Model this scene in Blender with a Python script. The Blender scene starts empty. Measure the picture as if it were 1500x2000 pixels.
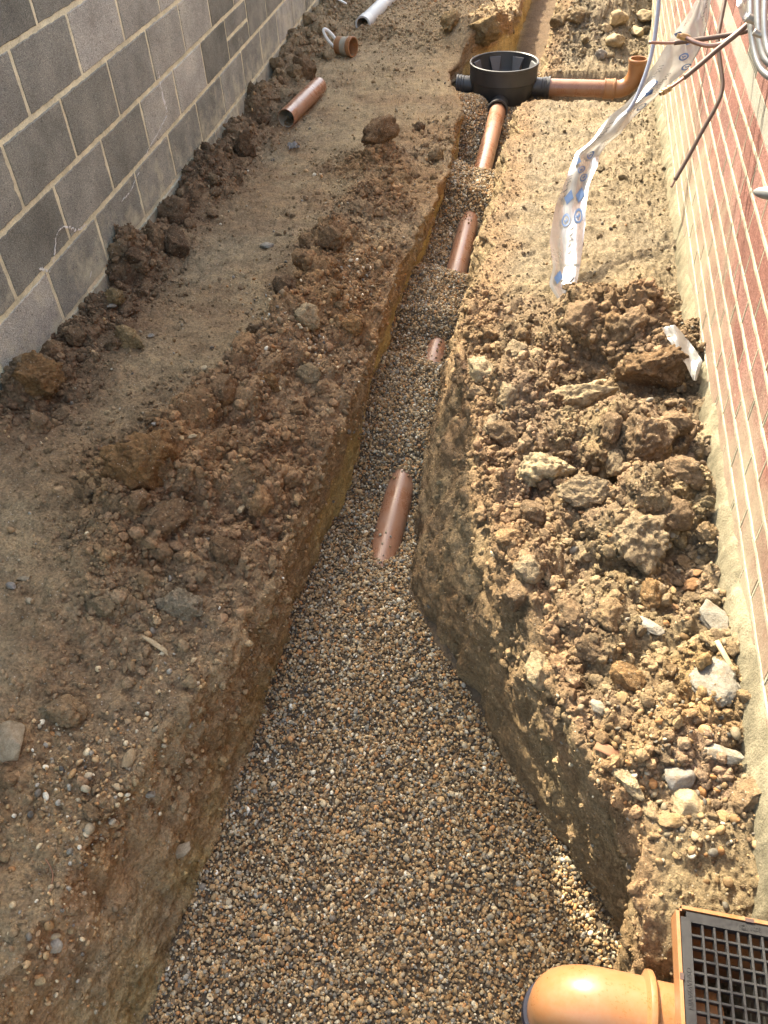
import bpy, bmesh, math, random
import numpy as np
from mathutils import Vector, Matrix, Euler

random.seed(7)
RNG = np.random.default_rng(11)
SC = bpy.context.scene
COL = SC.collection

# ------------------------------------------------------------------ camera, sky, sun, exposure
Z0 = 1.75                                   # camera height above the trodden ground
RW = Vector((0.97908, 0.20040, -0.03537))   # camera right / up / back in the world
UW = Vector((-0.11639, 0.69405, 0.71046))
BW = Vector((0.16692, -0.69148, 0.70285))
cam_d = bpy.data.cameras.new('camera')
cam = bpy.data.objects.new('camera', cam_d)
COL.objects.link(cam)
cam.matrix_world = Matrix(((RW.x, UW.x, BW.x, 0), (RW.y, UW.y, BW.y, 0), (RW.z, UW.z, BW.z, Z0), (0, 0, 0, 1)))
cam_d.sensor_fit = 'VERTICAL'
cam_d.sensor_height = 24.0
cam_d.lens = 24.0 * 1570.0 / 2000.0
cam_d.clip_start = 0.02
cam_d.clip_end = 500.0
SC.camera = cam

SUN_EL = math.radians(45.0)
SUN_AZ = 50.0                               # degrees from -x towards +y
_a = math.radians(SUN_AZ)
SUN_DIR = Vector((-math.cos(_a) * math.cos(SUN_EL), math.sin(_a) * math.cos(SUN_EL), math.sin(SUN_EL)))
world = bpy.data.worlds.new('World')
SC.world = world
world.use_nodes = True
wn = world.node_tree.nodes
wn.clear()
wo = wn.new('ShaderNodeOutputWorld')
wb = wn.new('ShaderNodeBackground')
ws = wn.new('ShaderNodeTexSky')
ws.sky_type = 'NISHITA'
ws.sun_disc = False
ws.sun_elevation = SUN_EL
ws.sun_rotation = math.atan2(SUN_DIR.x, SUN_DIR.y)
ws.air_density = 1.0
ws.dust_density = 3.0
ws.ozone_density = 1.0
wb.inputs['Strength'].default_value = 0.15
world.node_tree.links.new(ws.outputs[0], wb.inputs['Color'])
world.node_tree.links.new(wb.outputs[0], wo.inputs['Surface'])
sun_d = bpy.data.lights.new('sun', 'SUN')
sun_d.energy = 2.0
sun_d.angle = math.radians(0.5)
sun_d.color = (1.0, 0.955, 0.90)
sun = bpy.data.objects.new('sun', sun_d)
COL.objects.link(sun)
sun.rotation_euler = SUN_DIR.to_track_quat('Z', 'Y').to_euler()
SC.view_settings.view_transform = 'Standard'
SC.view_settings.look = 'None'
SC.view_settings.gamma = 1.0
SC.view_settings.use_curve_mapping = False
SC.view_settings.exposure = 2.85
SC.view_settings.use_white_balance = True
SC.view_settings.white_balance_temperature = 7900
SC.view_settings.white_balance_tint = 5
SC.cycles.max_bounces = 8
SC.cycles.diffuse_bounces = 5
SC.cycles.transparent_max_bounces = 12

# ------------------------------------------------------------------ small helpers
RWn, UWn, BWn = np.array(RW), np.array(UW), np.array(BW)


def ray(px, py):
    """Direction (per metre of depth) through a point of the 1500 x 2000 photograph."""
    return RWn * ((px - 750) / 1570.0) - UWn * ((py - 1000) / 1570.0) - BWn


def atd(px, py, d):
    return Vector(ray(px, py) * d) + Vector((0, 0, Z0))


def atz(px, py, z):
    r = ray(px, py)
    return Vector(r * ((z - Z0) / r[2])) + Vector((0, 0, Z0))


def tag(o, label=None, cat=None, group=None, kind=None):
    if label: o['label'] = label
    if cat: o['category'] = cat
    if group: o['group'] = group
    if kind: o['kind'] = kind
    return o


def link_mesh(name, me, mat=None, parent=None, loc=None, rot=None, scale=None):
    o = bpy.data.objects.new(name, me)
    COL.objects.link(o)
    if mat is not None and not me.materials:
        me.materials.append(mat)
    if parent is not None:
        o.parent = parent
    if loc is not None: o.location = loc
    if rot is not None: o.rotation_euler = rot
    if scale is not None: o.scale = scale
    return o


def empty(name, loc=(0, 0, 0), rotz=0.0):
    o = bpy.data.objects.new(name, None)
    COL.objects.link(o)
    o.location = loc
    o.rotation_euler = (0, 0, rotz)
    o.empty_display_size = 0.05
    return o


def mesh_np(name, verts, faces, smooth=True):
    me = bpy.data.meshes.new(name)
    verts = np.asarray(verts, dtype=np.float32)
    faces = np.asarray(faces, dtype=np.int32)
    k = faces.shape[1]
    me.vertices.add(len(verts))
    me.vertices.foreach_set('co', verts.ravel())
    me.loops.add(faces.size)
    me.loops.foreach_set('vertex_index', faces.ravel())
    me.polygons.add(len(faces))
    me.polygons.foreach_set('loop_start', np.arange(0, faces.size, k, dtype=np.int32))
    me.polygons.foreach_set('loop_total', np.full(len(faces), k, dtype=np.int32))
    me.polygons.foreach_set('use_smooth', np.full(len(faces), smooth, dtype=bool))
    me.update(calc_edges=True)
    return me


def bm_mesh(name, bm, smooth=True):
    me = bpy.data.meshes.new(name)
    bmesh.ops.recalc_face_normals(bm, faces=bm.faces)
    for f in bm.faces: f.smooth = smooth
    bm.to_mesh(me)
    bm.free()
    return me


def auto_smooth(me, deg=35):
    try:
        me.set_sharp_from_angle(angle=math.radians(deg))
    except Exception:
        pass
    return me


def box_bm(sx, sy, sz, bevel=0.0, seg=1, center=(0, 0, 0), bm=None):
    b = bmesh.new() if bm is None else bm
    r = bmesh.ops.create_cube(b, size=1.0)
    vs = r['verts']
    bmesh.ops.scale(b, vec=(sx, sy, sz), verts=vs)
    bmesh.ops.translate(b, vec=center, verts=vs)
    if bevel > 0:
        es = list({e for v in vs for e in v.link_edges})
        bmesh.ops.bevel(b, geom=es, offset=bevel, segments=seg, affect='EDGES', profile=0.5)
    return b


def frame_from(d):
    d = Vector(d).normalized()
    a = Vector((0, 0, 1)) if abs(d.z) < 0.9 else Vector((1, 0, 0))
    u = d.cross(a).normalized()
    return u, d.cross(u).normalized()


def smooth_path(pts, n=8):
    pts = [Vector(p) for p in pts]
    if len(pts) < 3: return pts
    out = []
    P = [pts[0] * 2 - pts[1]] + pts + [pts[-1] * 2 - pts[-2]]
    for i in range(1, len(P) - 2):
        for k in range(n):
            t = k / n
            a, b, c, d = P[i - 1], P[i], P[i + 1], P[i + 2]
            out.append(0.5 * ((2 * b) + (c - a) * t + (2 * a - 5 * b + 4 * c - d) * t * t + (3 * b - a - 3 * c + d) * t ** 3))
    out.append(pts[-1])
    return out


def sweep_bm(pts, radii, seg=16, bm=None, cap=True):
    """Tube along pts; radii a number or one per point. Parallel-transported rings."""
    b = bmesh.new() if bm is None else bm
    pts = [Vector(p) for p in pts]
    if not hasattr(radii, '__len__'): radii = [radii] * len(pts)
    rings = []
    u = None
    for i, p in enumerate(pts):
        d = pts[min(i + 1, len(pts) - 1)] - pts[max(i - 1, 0)]
        if d.length < 1e-9: d = Vector((0, 0, 1))
        d.normalize()
        if u is None:
            u, _ = frame_from(d)
        u = (u - d * u.dot(d)).normalized()
        w = d.cross(u)
        rings.append([b.verts.new(p + (u * math.cos(2 * math.pi * k / seg) + w * math.sin(2 * math.pi * k / seg)) * radii[i]) for k in range(seg)])
    for i in range(len(rings) - 1):
        for k in range(seg):
            b.faces.new((rings[i][k], rings[i][(k + 1) % seg], rings[i + 1][(k + 1) % seg], rings[i + 1][k]))
    if cap:
        b.faces.new(rings[0][::-1])
        b.faces.new(rings[-1])
    return b


def lathe_bm(prof, seg=48, axis_pt=(0, 0, 0), axis=(0, 0, 1), bm=None, close=False):
    """Revolve (radius, height) pairs round an axis. close joins the last pair to the first."""
    b = bmesh.new() if bm is None else bm
    ax = Vector(axis).normalized()
    u, w = frame_from(ax)
    c = Vector(axis_pt)
    rings = [[b.verts.new(c + ax * h + (u * math.cos(2 * math.pi * k / seg) + w * math.sin(2 * math.pi * k / seg)) * max(r, 1e-4)) for k in range(seg)] for r, h in prof]
    n = len(rings)
    for i in range(n if close else n - 1):
        j = (i + 1) % n
        for k in range(seg):
            b.faces.new((rings[i][k], rings[i][(k + 1) % seg], rings[j][(k + 1) % seg], rings[j][k]))
    return b


# ------------------------------------------------------------------ numpy noise
def _hash(ix, iy, iz, seed):
    h = (ix.astype(np.uint32) * np.uint32(374761393) + iy.astype(np.uint32) * np.uint32(668265263)
         + iz.astype(np.uint32) * np.uint32(2246822519) + np.uint32((seed * 3266489917 + 977) & 0xffffffff))
    h = (h ^ (h >> np.uint32(13))) * np.uint32(1274126177)
    h = (h ^ (h >> np.uint32(16))) * np.uint32(2654435761)
    h = h ^ (h >> np.uint32(15))
    return h.astype(np.float32) / np.float32(4294967295.0)


def vnoise(P, freq, seed=0):
    """Smooth value noise, -1..1."""
    Q = np.asarray(P, dtype=np.float64) * freq + 100.0
    I = np.floor(Q)
    F = (Q - I).astype(np.float32)
    I = I.astype(np.int64)
    W = F * F * F * (F * (F * 6 - 15) + 10)
    out = 0
    for dx in (0, 1):
        wx = W[..., 0] if dx else 1 - W[..., 0]
        for dy in (0, 1):
            wy = W[..., 1] if dy else 1 - W[..., 1]
            for dz in (0, 1):
                wz = W[..., 2] if dz else 1 - W[..., 2]
                out = out + wx * wy * wz * _hash(I[..., 0] + dx, I[..., 1] + dy, I[..., 2] + dz, seed)
    return out * 2 - 1


def fbm(P, freq, oct=3, seed=0, gain=0.5, lac=2.1):
    s, a, t = 0, 1.0, 0
    for o in range(oct):
        s = s + a * vnoise(P, freq, seed + o * 17)
        t += a
        a *= gain
        freq *= lac
    return s / t


def worley(P, freq, seed=0):
    """Distance to the nearest and second nearest jittered cell point (in cell units)."""
    Q = np.asarray(P, dtype=np.float64) * freq + 100.0
    I = np.floor(Q).astype(np.int64)
    f1 = np.full(Q.shape[:-1], 9.0, dtype=np.float32)
    f2 = f1.copy()
    cid = np.zeros(Q.shape[:-1], dtype=np.float32)
    for dx in (-1, 0, 1):
        for dy in (-1, 0, 1):
            for dz in (-1, 0, 1):
                a, b, c = I[..., 0] + dx, I[..., 1] + dy, I[..., 2] + dz
                px = a + _hash(a, b, c, seed)
                py = b + _hash(a, b, c, seed + 1)
                pz = c + _hash(a, b, c, seed + 2)
                d = np.sqrt((px - Q[..., 0]) ** 2 + (py - Q[..., 1]) ** 2 + (pz - Q[..., 2]) ** 2).astype(np.float32)
                near = d < f1
                f2 = np.where(near, f1, np.minimum(f2, d))
                cid = np.where(near, _hash(a, b, c, seed + 5), cid)
                f1 = np.where(near, d, f1)
    return f1, f2, cid


# ------------------------------------------------------------------ materials
def new_mat(name):
    m = bpy.data.materials.new(name)
    m.use_nodes = True
    nt = m.node_tree
    nt.nodes.clear()
    out = nt.nodes.new('ShaderNodeOutputMaterial')
    bs = nt.nodes.new('ShaderNodeBsdfPrincipled')
    nt.links.new(bs.outputs[0], out.inputs['Surface'])
    return m, nt, bs, out


class NB:
    """Tiny node builder."""
    def __init__(self, nt):
        self.nt = nt
        self.pos = nt.nodes.new('ShaderNodeNewGeometry').outputs['Position']

    def n(self, t, **kw):
        x = self.nt.nodes.new(t)
        for k, v in kw.items(): setattr(x, k, v)
        return x

    def l(self, a, b):
        self.nt.links.new(a, b)

    def objco(self):
        return self.n('ShaderNodeTexCoord').outputs['Object']

    def noise(self, scale, detail=4, rough=0.55, vec=None, dist=0.0):
        x = self.n('ShaderNodeTexNoise')
        x.inputs['Scale'].default_value = scale
        x.inputs['Detail'].default_value = detail
        x.inputs['Roughness'].default_value = rough
        x.inputs['Distortion'].default_value = dist
        self.l(vec if vec is not None else self.pos, x.inputs['Vector'])
        return x.outputs['Fac']

    def voro(self, scale, vec=None, feature='F1', out='Distance'):
        x = self.n('ShaderNodeTexVoronoi')
        x.feature = feature
        x.inputs['Scale'].default_value = scale
        self.l(vec if vec is not None else self.pos, x.inputs['Vector'])
        return x.outputs[out]

    def ramp(self, fac, stops):
        x = self.n('ShaderNodeValToRGB')
        cr = x.color_ramp
        while len(cr.elements) < len(stops): cr.elements.new(0.5)
        for e, (p, c) in zip(cr.elements, stops):
            e.position = p
            e.color = (*c, 1) if len(c) == 3 else c
        self.l(fac, x.inputs['Fac'])
        return x.outputs['Color']

    def rng(self, fac, a, b, c, d):
        x = self.n('ShaderNodeMapRange')
        for i, v in enumerate((a, b, c, d)): x.inputs[1 + i].default_value = v
        self.l(fac, x.inputs[0])
        return x.outputs[0]

    def mix(self, fac, a, b, mode='MIX'):
        x = self.n('ShaderNodeMix', data_type='RGBA', blend_type=mode)
        for i, v in ((0, fac), (6, a), (7, b)):
            if hasattr(v, 'is_linked') or hasattr(v, 'links'):
                self.l(v, x.inputs[i])
            elif isinstance(v, (int, float)):
                x.inputs[i].default_value = v if i == 0 else (v, v, v, 1)
            else:
                x.inputs[i].default_value = (*v, 1) if len(v) == 3 else v
        return x.outputs[2]

    def math(self, op, a, b=0.0):
        x = self.n('ShaderNodeMath', operation=op)
        for i, v in ((0, a), (1, b)):
            if hasattr(v, 'links'): self.l(v, x.inputs[i])
            else: x.inputs[i].default_value = v
        return x.outputs[0]

    def bump(self, h, dist, strength=1.0, prev=None):
        x = self.n('ShaderNodeBump')
        x.inputs['Strength'].default_value = strength
        x.inputs['Distance'].default_value = dist
        self.l(h, x.inputs['Height'])
        if prev is not None: self.l(prev, x.inputs['Normal'])
        return x.outputs['Normal']


def soil_like(name, src, speck=True, bumpk=1.0, vec='pos'):
    """Earth: base colour from src ('attr', 'obj' or 'inst'), fine grain, light grit and bump."""
    m, nt, bs, out = new_mat(name)
    b = NB(nt)
    if src == 'attr':
        a = b.n('ShaderNodeAttribute', attribute_name='soil')
        base = a.outputs['Color']
        v = b.pos
    elif src == 'obj':
        base = b.n('ShaderNodeObjectInfo').outputs['Color']
        v = b.pos
    else:
        a = b.n('ShaderNodeAttribute', attribute_name='tint', attribute_type='INSTANCER')
        base = a.outputs['Color']
        v = b.pos
    n1 = b.noise(14, 5, 0.6, v)
    n2 = b.noise(120, 4, 0.65, v)
    n3 = b.noise(420, 3, 0.6, v)
    c = b.mix(1.0, base, b.ramp(n1, [(0.25, (0.60, 0.59, 0.57)), (0.5, (1, 1, 1)), (0.78, (1.38, 1.34, 1.25))]), 'MULTIPLY')
    c = b.mix(1.0, c, b.ramp(n2, [(0.28, (0.55, 0.54, 0.52)), (0.5, (1, 1, 1)), (0.75, (1.5, 1.45, 1.38))]), 'MULTIPLY')
    if speck:
        vo = b.voro(230, v, out='Color')
        sep = b.n('ShaderNodeSeparateColor')
        b.l(vo, sep.inputs[0])
        isl = b.math('GREATER_THAN', sep.outputs[0], 0.93)
        d = b.voro(230, v)
        near = b.math('LESS_THAN', d, 0.38)
        f = b.math('MULTIPLY', b.math('MULTIPLY', isl, near), 0.75)
        grit = b.ramp(sep.outputs[1], [(0.0, (0.42, 0.36, 0.27)), (0.5, (0.30, 0.22, 0.13)), (1.0, (0.55, 0.5, 0.42))])
        c = b.mix(f, c, grit)
    b.l(c, bs.inputs['Base Color'])
    bs.inputs['Roughness'].default_value = 0.95
    bs.inputs['Specular IOR Level'].default_value = 0.15
    wv = b.n('ShaderNodeVectorMath', operation='ADD')
    nv = b.n('ShaderNodeTexNoise')
    nv.inputs['Scale'].default_value = 60
    b.l(v, nv.inputs['Vector'])
    sc_ = b.n('ShaderNodeVectorMath', operation='SCALE')
    sc_.inputs['Scale'].default_value = 0.012
    b.l(nv.outputs['Color'], sc_.inputs[0])
    b.l(v, wv.inputs[0]); b.l(sc_.outputs[0], wv.inputs[1])
    v2 = b.voro(190, wv.outputs[0])
    nb = b.bump(n1, 0.016 * bumpk, 0.7)
    n5 = b.noise(48, 6, 0.68, wv.outputs[0], .4)
    nb = b.bump(n5, 0.020 * bumpk, 0.8, nb)
    nb = b.bump(b.math('SUBTRACT', 1.0, v2), 0.004 * bumpk, 0.5, nb)
    nb = b.bump(n2, 0.008 * bumpk, 0.9, nb)
    nb = b.bump(n3, 0.003 * bumpk, 0.9, nb)
    b.l(nb, bs.inputs['Normal'])
    return m


M = {}
M['soil'] = soil_like('soil', 'attr')
M['clod'] = soil_like('clod_soil', 'obj', speck=True)
M['crumb'] = soil_like('crumb_soil', 'inst', speck=False, bumpk=0.7)


def stone_mat(name, src):
    m, nt, bs, out = new_mat(name)
    b = NB(nt)
    if src == 'obj':
        base = b.n('ShaderNodeObjectInfo').outputs['Color']
    else:
        base = b.n('ShaderNodeAttribute', attribute_name='tint', attribute_type='INSTANCER').outputs['Color']
    n1 = b.noise(45, 5, 0.6)
    n2 = b.noise(260, 3, 0.6)
    c = b.mix(1.0, base, b.ramp(n1, [(0.3, (0.68, 0.64, 0.58)), (0.55, (1, 1, 1)), (0.8, (1.15, 1.13, 1.1))]), 'MULTIPLY')
    c = b.mix(1.0, c, b.ramp(n2, [(0.3, (0.75, 0.74, 0.72)), (0.6, (1.08, 1.08, 1.07))]), 'MULTIPLY')
    if src == 'obj':
        n4 = b.noise(28, 6, 0.7)
        c = b.mix(b.rng(n4, 0.50, 0.66, 0.0, 0.75), c, (.17, .12, .072))
    b.l(c, bs.inputs['Base Color'])
    bs.inputs['Roughness'].default_value = 0.75 if src == 'inst' else 0.9
    bs.inputs['Specular IOR Level'].default_value = 0.3 if src == 'inst' else 0.25
    nb = b.bump(n1, 0.006 if src == 'obj' else 0.001, 0.7)
    nb = b.bump(n2, 0.002 if src == 'obj' else 0.0005, 0.8, nb)
    b.l(nb, bs.inputs['Normal'])
    return m


M['stone'] = stone_mat('stone', 'obj')
M['pebble'] = stone_mat('pebble_stone', 'inst')


def block_mat():
    m, nt, bs, out = new_mat('concrete_block')
    b = NB(nt)
    base = b.n('ShaderNodeObjectInfo').outputs['Color']
    cloud = b.noise(5, 4, 0.6)
    grain = b.noise(330, 2, 0.7)
    grain2 = b.noise(150, 3, 0.7)
    c = b.mix(1.0, base, b.ramp(cloud, [(0.3, (0.72, 0.72, 0.71)), (0.5, (1, 1, 1)), (0.7, (1.28, 1.27, 1.24))]), 'MULTIPLY')
    c = b.mix(1.0, c, b.ramp(grain, [(0.3, (0.5, 0.5, 0.48)), (0.5, (1, 1, 1)), (0.68, (1.75, 1.72, 1.65))]), 'MULTIPLY')
    c = b.mix(1.0, c, b.ramp(grain2, [(0.3, (0.72, 0.72, 0.7)), (0.5, (1, 1, 1)), (0.72, (1.25, 1.24, 1.2))]), 'MULTIPLY')
    # mortar slobbered over the lowest courses
    sep = b.n('ShaderNodeSeparateXYZ')
    b.l(b.pos, sep.inputs[0])
    low = b.rng(sep.outputs[2], 0.55, 0.0, 0.0, 0.42)
    sm = b.rng(b.math('ADD', b.noise(9, 6, 0.7), low), 0.72, 0.95, 0.0, 0.8)
    c = b.mix(sm, c, (0.54, 0.49, 0.34))
    pit = b.rng(b.noise(75, 2, 0.5), 0.66, 0.72, 0.0, 0.7)
    c = b.mix(pit, c, (0.05, 0.048, 0.043))
    b.l(c, bs.inputs['Base Color'])
    bs.inputs['Roughness'].default_value = 0.95
    bs.inputs['Specular IOR Level'].default_value = 0.15
    nb = b.bump(grain2, 0.006, 0.8)
    nb = b.bump(grain, 0.004, 0.8, nb)
    b.l(nb, bs.inputs['Normal'])
    return m


def mortar_mat(name, col, var=0.25):
    m, nt, bs, out = new_mat(name)
    b = NB(nt)
    n1 = b.noise(11, 5, 0.65)
    n2 = b.noise(180, 4, 0.7)
    c = b.mix(b.rng(n1, 0.3, 0.7, 0, 1), tuple(x * (1 - var) for x in col), tuple(min(1, x * (1 + var)) for x in col))
    c = b.mix(1.0, c, b.ramp(n2, [(0.3, (0.68, 0.67, 0.64)), (0.5, (1, 1, 1)), (0.7, (1.2, 1.19, 1.16))]), 'MULTIPLY')
    b.l(c, bs.inputs['Base Color'])
    bs.inputs['Roughness'].default_value = 0.95
    bs.inputs['Specular IOR Level'].default_value = 0.1
    nb = b.bump(n1, 0.008, 0.7)
    nb = b.bump(n2, 0.004, 0.9, nb)
    b.l(nb, bs.inputs['Normal'])
    return m


def brick_mat():
    m, nt, bs, out = new_mat('red_brick')
    b = NB(nt)
    base = b.n('ShaderNodeObjectInfo').outputs['Color']
    n1 = b.noise(9, 4, 0.6)
    n2 = b.noise(230, 4, 0.7)
    n3 = b.noise(90, 3, 0.6)
    c = b.mix(1.0, base, b.ramp(n1, [(0.3, (0.82, 0.8, 0.78)), (0.7, (1.15, 1.15, 1.12))]), 'MULTIPLY')
    c = b.mix(1.0, c, b.ramp(n2, [(0.3, (0.42, 0.36, 0.34)), (0.5, (1, 1, 1)), (0.7, (1.9, 2.1, 2.15))]), 'MULTIPLY')
    c = b.mix(1.0, c, b.ramp(b.noise(120, 3, 0.7), [(0.32, (0.62, 0.58, 0.56)), (0.5, (1, 1, 1)), (0.68, (1.35, 1.4, 1.42))]), 'MULTIPLY')
    sep = b.n('ShaderNodeSeparateXYZ')
    b.l(b.pos, sep.inputs[0])
    # mortar smeared over the lower courses, in patches
    low = b.rng(sep.outputs[2], 0.80, 0.15, 0.0, 0.42)
    sm = b.rng(b.math('ADD', b.noise(2.6, 6, 0.68), low), 0.62, 0.92, 0.0, 0.9)
    c = b.mix(sm, c, b.mix(n3, (0.235, 0.205, 0.145), (0.34, 0.305, 0.225)))
    spat = b.rng(b.noise(38, 3, 0.6), 0.68, 0.75, 0.0, 0.5)
    c = b.mix(spat, c, (0.5, 0.44, 0.34))
    b.l(c, bs.inputs['Base Color'])
    bs.inputs['Roughness'].default_value = 0.9
    bs.inputs['Specular IOR Level'].default_value = 0.2
    nb = b.bump(n3, 0.003, 0.7)
    nb = b.bump(n2, 0.003, 0.8, nb)
    b.l(nb, bs.inputs['Normal'])
    return m


def plastic_mat(name, col, rough=0.35, dust=0.3, dustcol=(0.32, 0.26, 0.18), spec=0.5):
    m, nt, bs, out = new_mat(name)
    b = NB(nt)
    n1 = b.noise(9, 6, 0.65)
    n2 = b.noise(160, 3, 0.6)
    f = b.rng(b.math('ADD', b.math('MULTIPLY', n1, 0.7), b.math('MULTIPLY', n2, 0.3)), 0.42, 0.72, 0.0, dust)
    c = b.mix(f, col, dustcol)
    b.l(c, bs.inputs['Base Color'])
    r = b.rng(f, 0.0, max(dust, 0.01), rough, min(0.9, rough + 0.35))
    b.l(r, bs.inputs['Roughness'])
    bs.inputs['Specular IOR Level'].default_value = spec
    b.l(b.bump(n1, 0.0006, 0.4), bs.inputs['Normal'])
    return m


def simple_mat(name, col, rough=0.6, metal=0.0, spec=0.4, nscale=60, namp=0.25, bump=0.001):
    m, nt, bs, out = new_mat(name)
    b = NB(nt)
    n1 = b.noise(nscale, 4, 0.6)
    c = b.mix(n1, tuple(x * (1 - namp) for x in col), tuple(min(1, x * (1 + namp)) for x in col))
    b.l(c, bs.inputs['Base Color'])
    bs.inputs['Roughness'].default_value = rough
    bs.inputs['Metallic'].default_value = metal
    bs.inputs['Specular IOR Level'].default_value = spec
    b.l(b.bump(n1, bump, 0.5), bs.inputs['Normal'])
    return m


def film_mat(name, col, alpha, rough=0.25):
    """Polythene film: partly see-through, the rest scatters light on both sides and shines."""
    m, nt, bs, out = new_mat(name)
    b = NB(nt)
    nt.nodes.remove(bs)
    tr = b.n('ShaderNodeBsdfTransparent')
    df = b.n('ShaderNodeBsdfDiffuse')
    tl = b.n('ShaderNodeBsdfTranslucent')
    gl = b.n('ShaderNodeBsdfGlossy')
    gl.inputs['Roughness'].default_value = rough
    n1 = b.noise(22, 4, 0.6)
    nb = b.bump(n1, 0.006, 0.3)
    for x in (df, tl): x.inputs['Color'].default_value = (*col, 1)
    for x in (df, gl): b.l(nb, x.inputs['Normal'])
    m1 = b.n('ShaderNodeMixShader')
    m1.inputs[0].default_value = 0.6
    b.l(df.outputs[0], m1.inputs[1]); b.l(tl.outputs[0], m1.inputs[2])
    fr = b.n('ShaderNodeFresnel')
    fr.inputs['IOR'].default_value = 1.5
    m2 = b.n('ShaderNodeMixShader')
    b.l(b.math('MULTIPLY', fr.outputs[0], 0.45), m2.inputs[0])
    b.l(m1.outputs[0], m2.inputs[1]); b.l(gl.outputs[0], m2.inputs[2])
    m3 = b.n('ShaderNodeMixShader')
    a = b.rng(n1, 0.3, 0.7, alpha - 0.12, alpha + 0.12)
    b.l(a, m3.inputs[0])
    b.l(tr.outputs[0], m3.inputs[1]); b.l(m2.outputs[0], m3.inputs[2])
    b.l(m3.outputs[0], out.inputs['Surface'])
    return m


M['block'] = block_mat()
M['block_mortar'] = mortar_mat('block_mortar', (0.62, 0.565, 0.385))
M['brick'] = brick_mat()
M['brick_mortar'] = mortar_mat('brick_mortar', (0.33, 0.305, 0.235), 0.2)
M['fillet'] = mortar_mat('fillet_mortar', (0.185, 0.165, 0.115), 0.45)
M['band'] = mortar_mat('pale_mortar', (0.27, 0.26, 0.225), 0.15)
M['pipe'] = plastic_mat('brown_plastic', (0.245, 0.112, 0.060), 0.24, 0.35, (0.32, 0.24, 0.185))
M['orange'] = plastic_mat('orange_plastic', (0.27, 0.115, 0.045), 0.27, 0.55, (0.27, 0.185, 0.115))
M['pipe_inner'] = plastic_mat('dusty_plastic', (0.30, 0.27, 0.21), 0.6, 0.5)
M['black'] = plastic_mat('black_plastic', (0.022, 0.023, 0.025), 0.36, 0.28, (0.11, 0.10, 0.085))
M['fin'] = plastic_mat('skylit_black_plastic', (.07, .073, .078), .4, .3, (.16, .155, .145))  # black plastic lightened in colour for the sky light the fins catch
M['rubber'] = simple_mat('blue_black_rubber', (0.014, 0.016, 0.03), 0.5, 0, 0.4)
M['grate'] = plastic_mat('grey_black_plastic', (0.012, 0.0125, 0.014), 0.36, 0.35, (0.06, 0.06, 0.058), 0.4)
M['grey_pvc'] = plastic_mat('grey_pvc', (0.46, 0.48, 0.47), 0.4, 0.15, (0.4, 0.35, 0.27))
M['white'] = simple_mat('white_plastic', (0.66, 0.66, 0.62), 0.5)
M['label'] = simple_mat('white_label', (0.7, 0.7, 0.66), 0.6, nscale=400, namp=0.3)
M['lagging'] = simple_mat('brown_lagging', (0.10, 0.065, 0.05), 0.55, 0, 0.4, 40, 0.3)
M['copper'] = simple_mat('tarnished_copper', (0.30, 0.19, 0.15), 0.38, 0.65, 0.5, 60, 0.3)
M['brass'] = simple_mat('brass', (0.42, 0.34, 0.20), 0.32, 0.8, 0.5, 80, 0.25)
M['silver'] = simple_mat('silver_conduit', (0.34, 0.35, 0.345), 0.36, 0.6, 0.5, 90, 0.15)
M['hose'] = simple_mat('grey_blue_film', (0.26, 0.29, 0.36), 0.35, 0, 0.5, 30, 0.25)
M['film'] = film_mat('clear_film', (0.35, 0.348, 0.338), 0.88)
M['film2'] = film_mat('doubled_film', (0.36, 0.36, 0.352), 0.92)
M['blue_ink'] = simple_mat('blue_ink', (0.05, 0.10, 0.20), 0.5, namp=0.3)
M['dark_ink'] = simple_mat('dark_ink', (0.06, 0.06, 0.07), 0.6)
M['lime'] = simple_mat('lime_bloom', (0.62, 0.60, 0.55), 0.9, nscale=200, namp=0.3)
M['vent'] = simple_mat('dark_vent', (0.06, 0.035, 0.03), 0.7)
M['wood'] = simple_mat('pale_wood', (0.45, 0.36, 0.22), 0.8, nscale=90)
M['root'] = simple_mat('root', (0.22, 0.11, 0.06), 0.8)
M['gravel_bed'] = simple_mat('gravel_bed', (0.10, 0.072, 0.045), 0.95, nscale=120, namp=0.5, bump=0.01)

# ------------------------------------------------------------------ plan of the place
WALL_D, WALL_T = 1.667, 0.063               # block wall: distance from the camera foot and its turn


def x_wall(y): return -(WALL_D + WALL_T * y) / 0.998


DR = 0.522                                  # brick wall face


def tab(xs, ys): return lambda y: np.interp(y, xs, ys)


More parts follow.
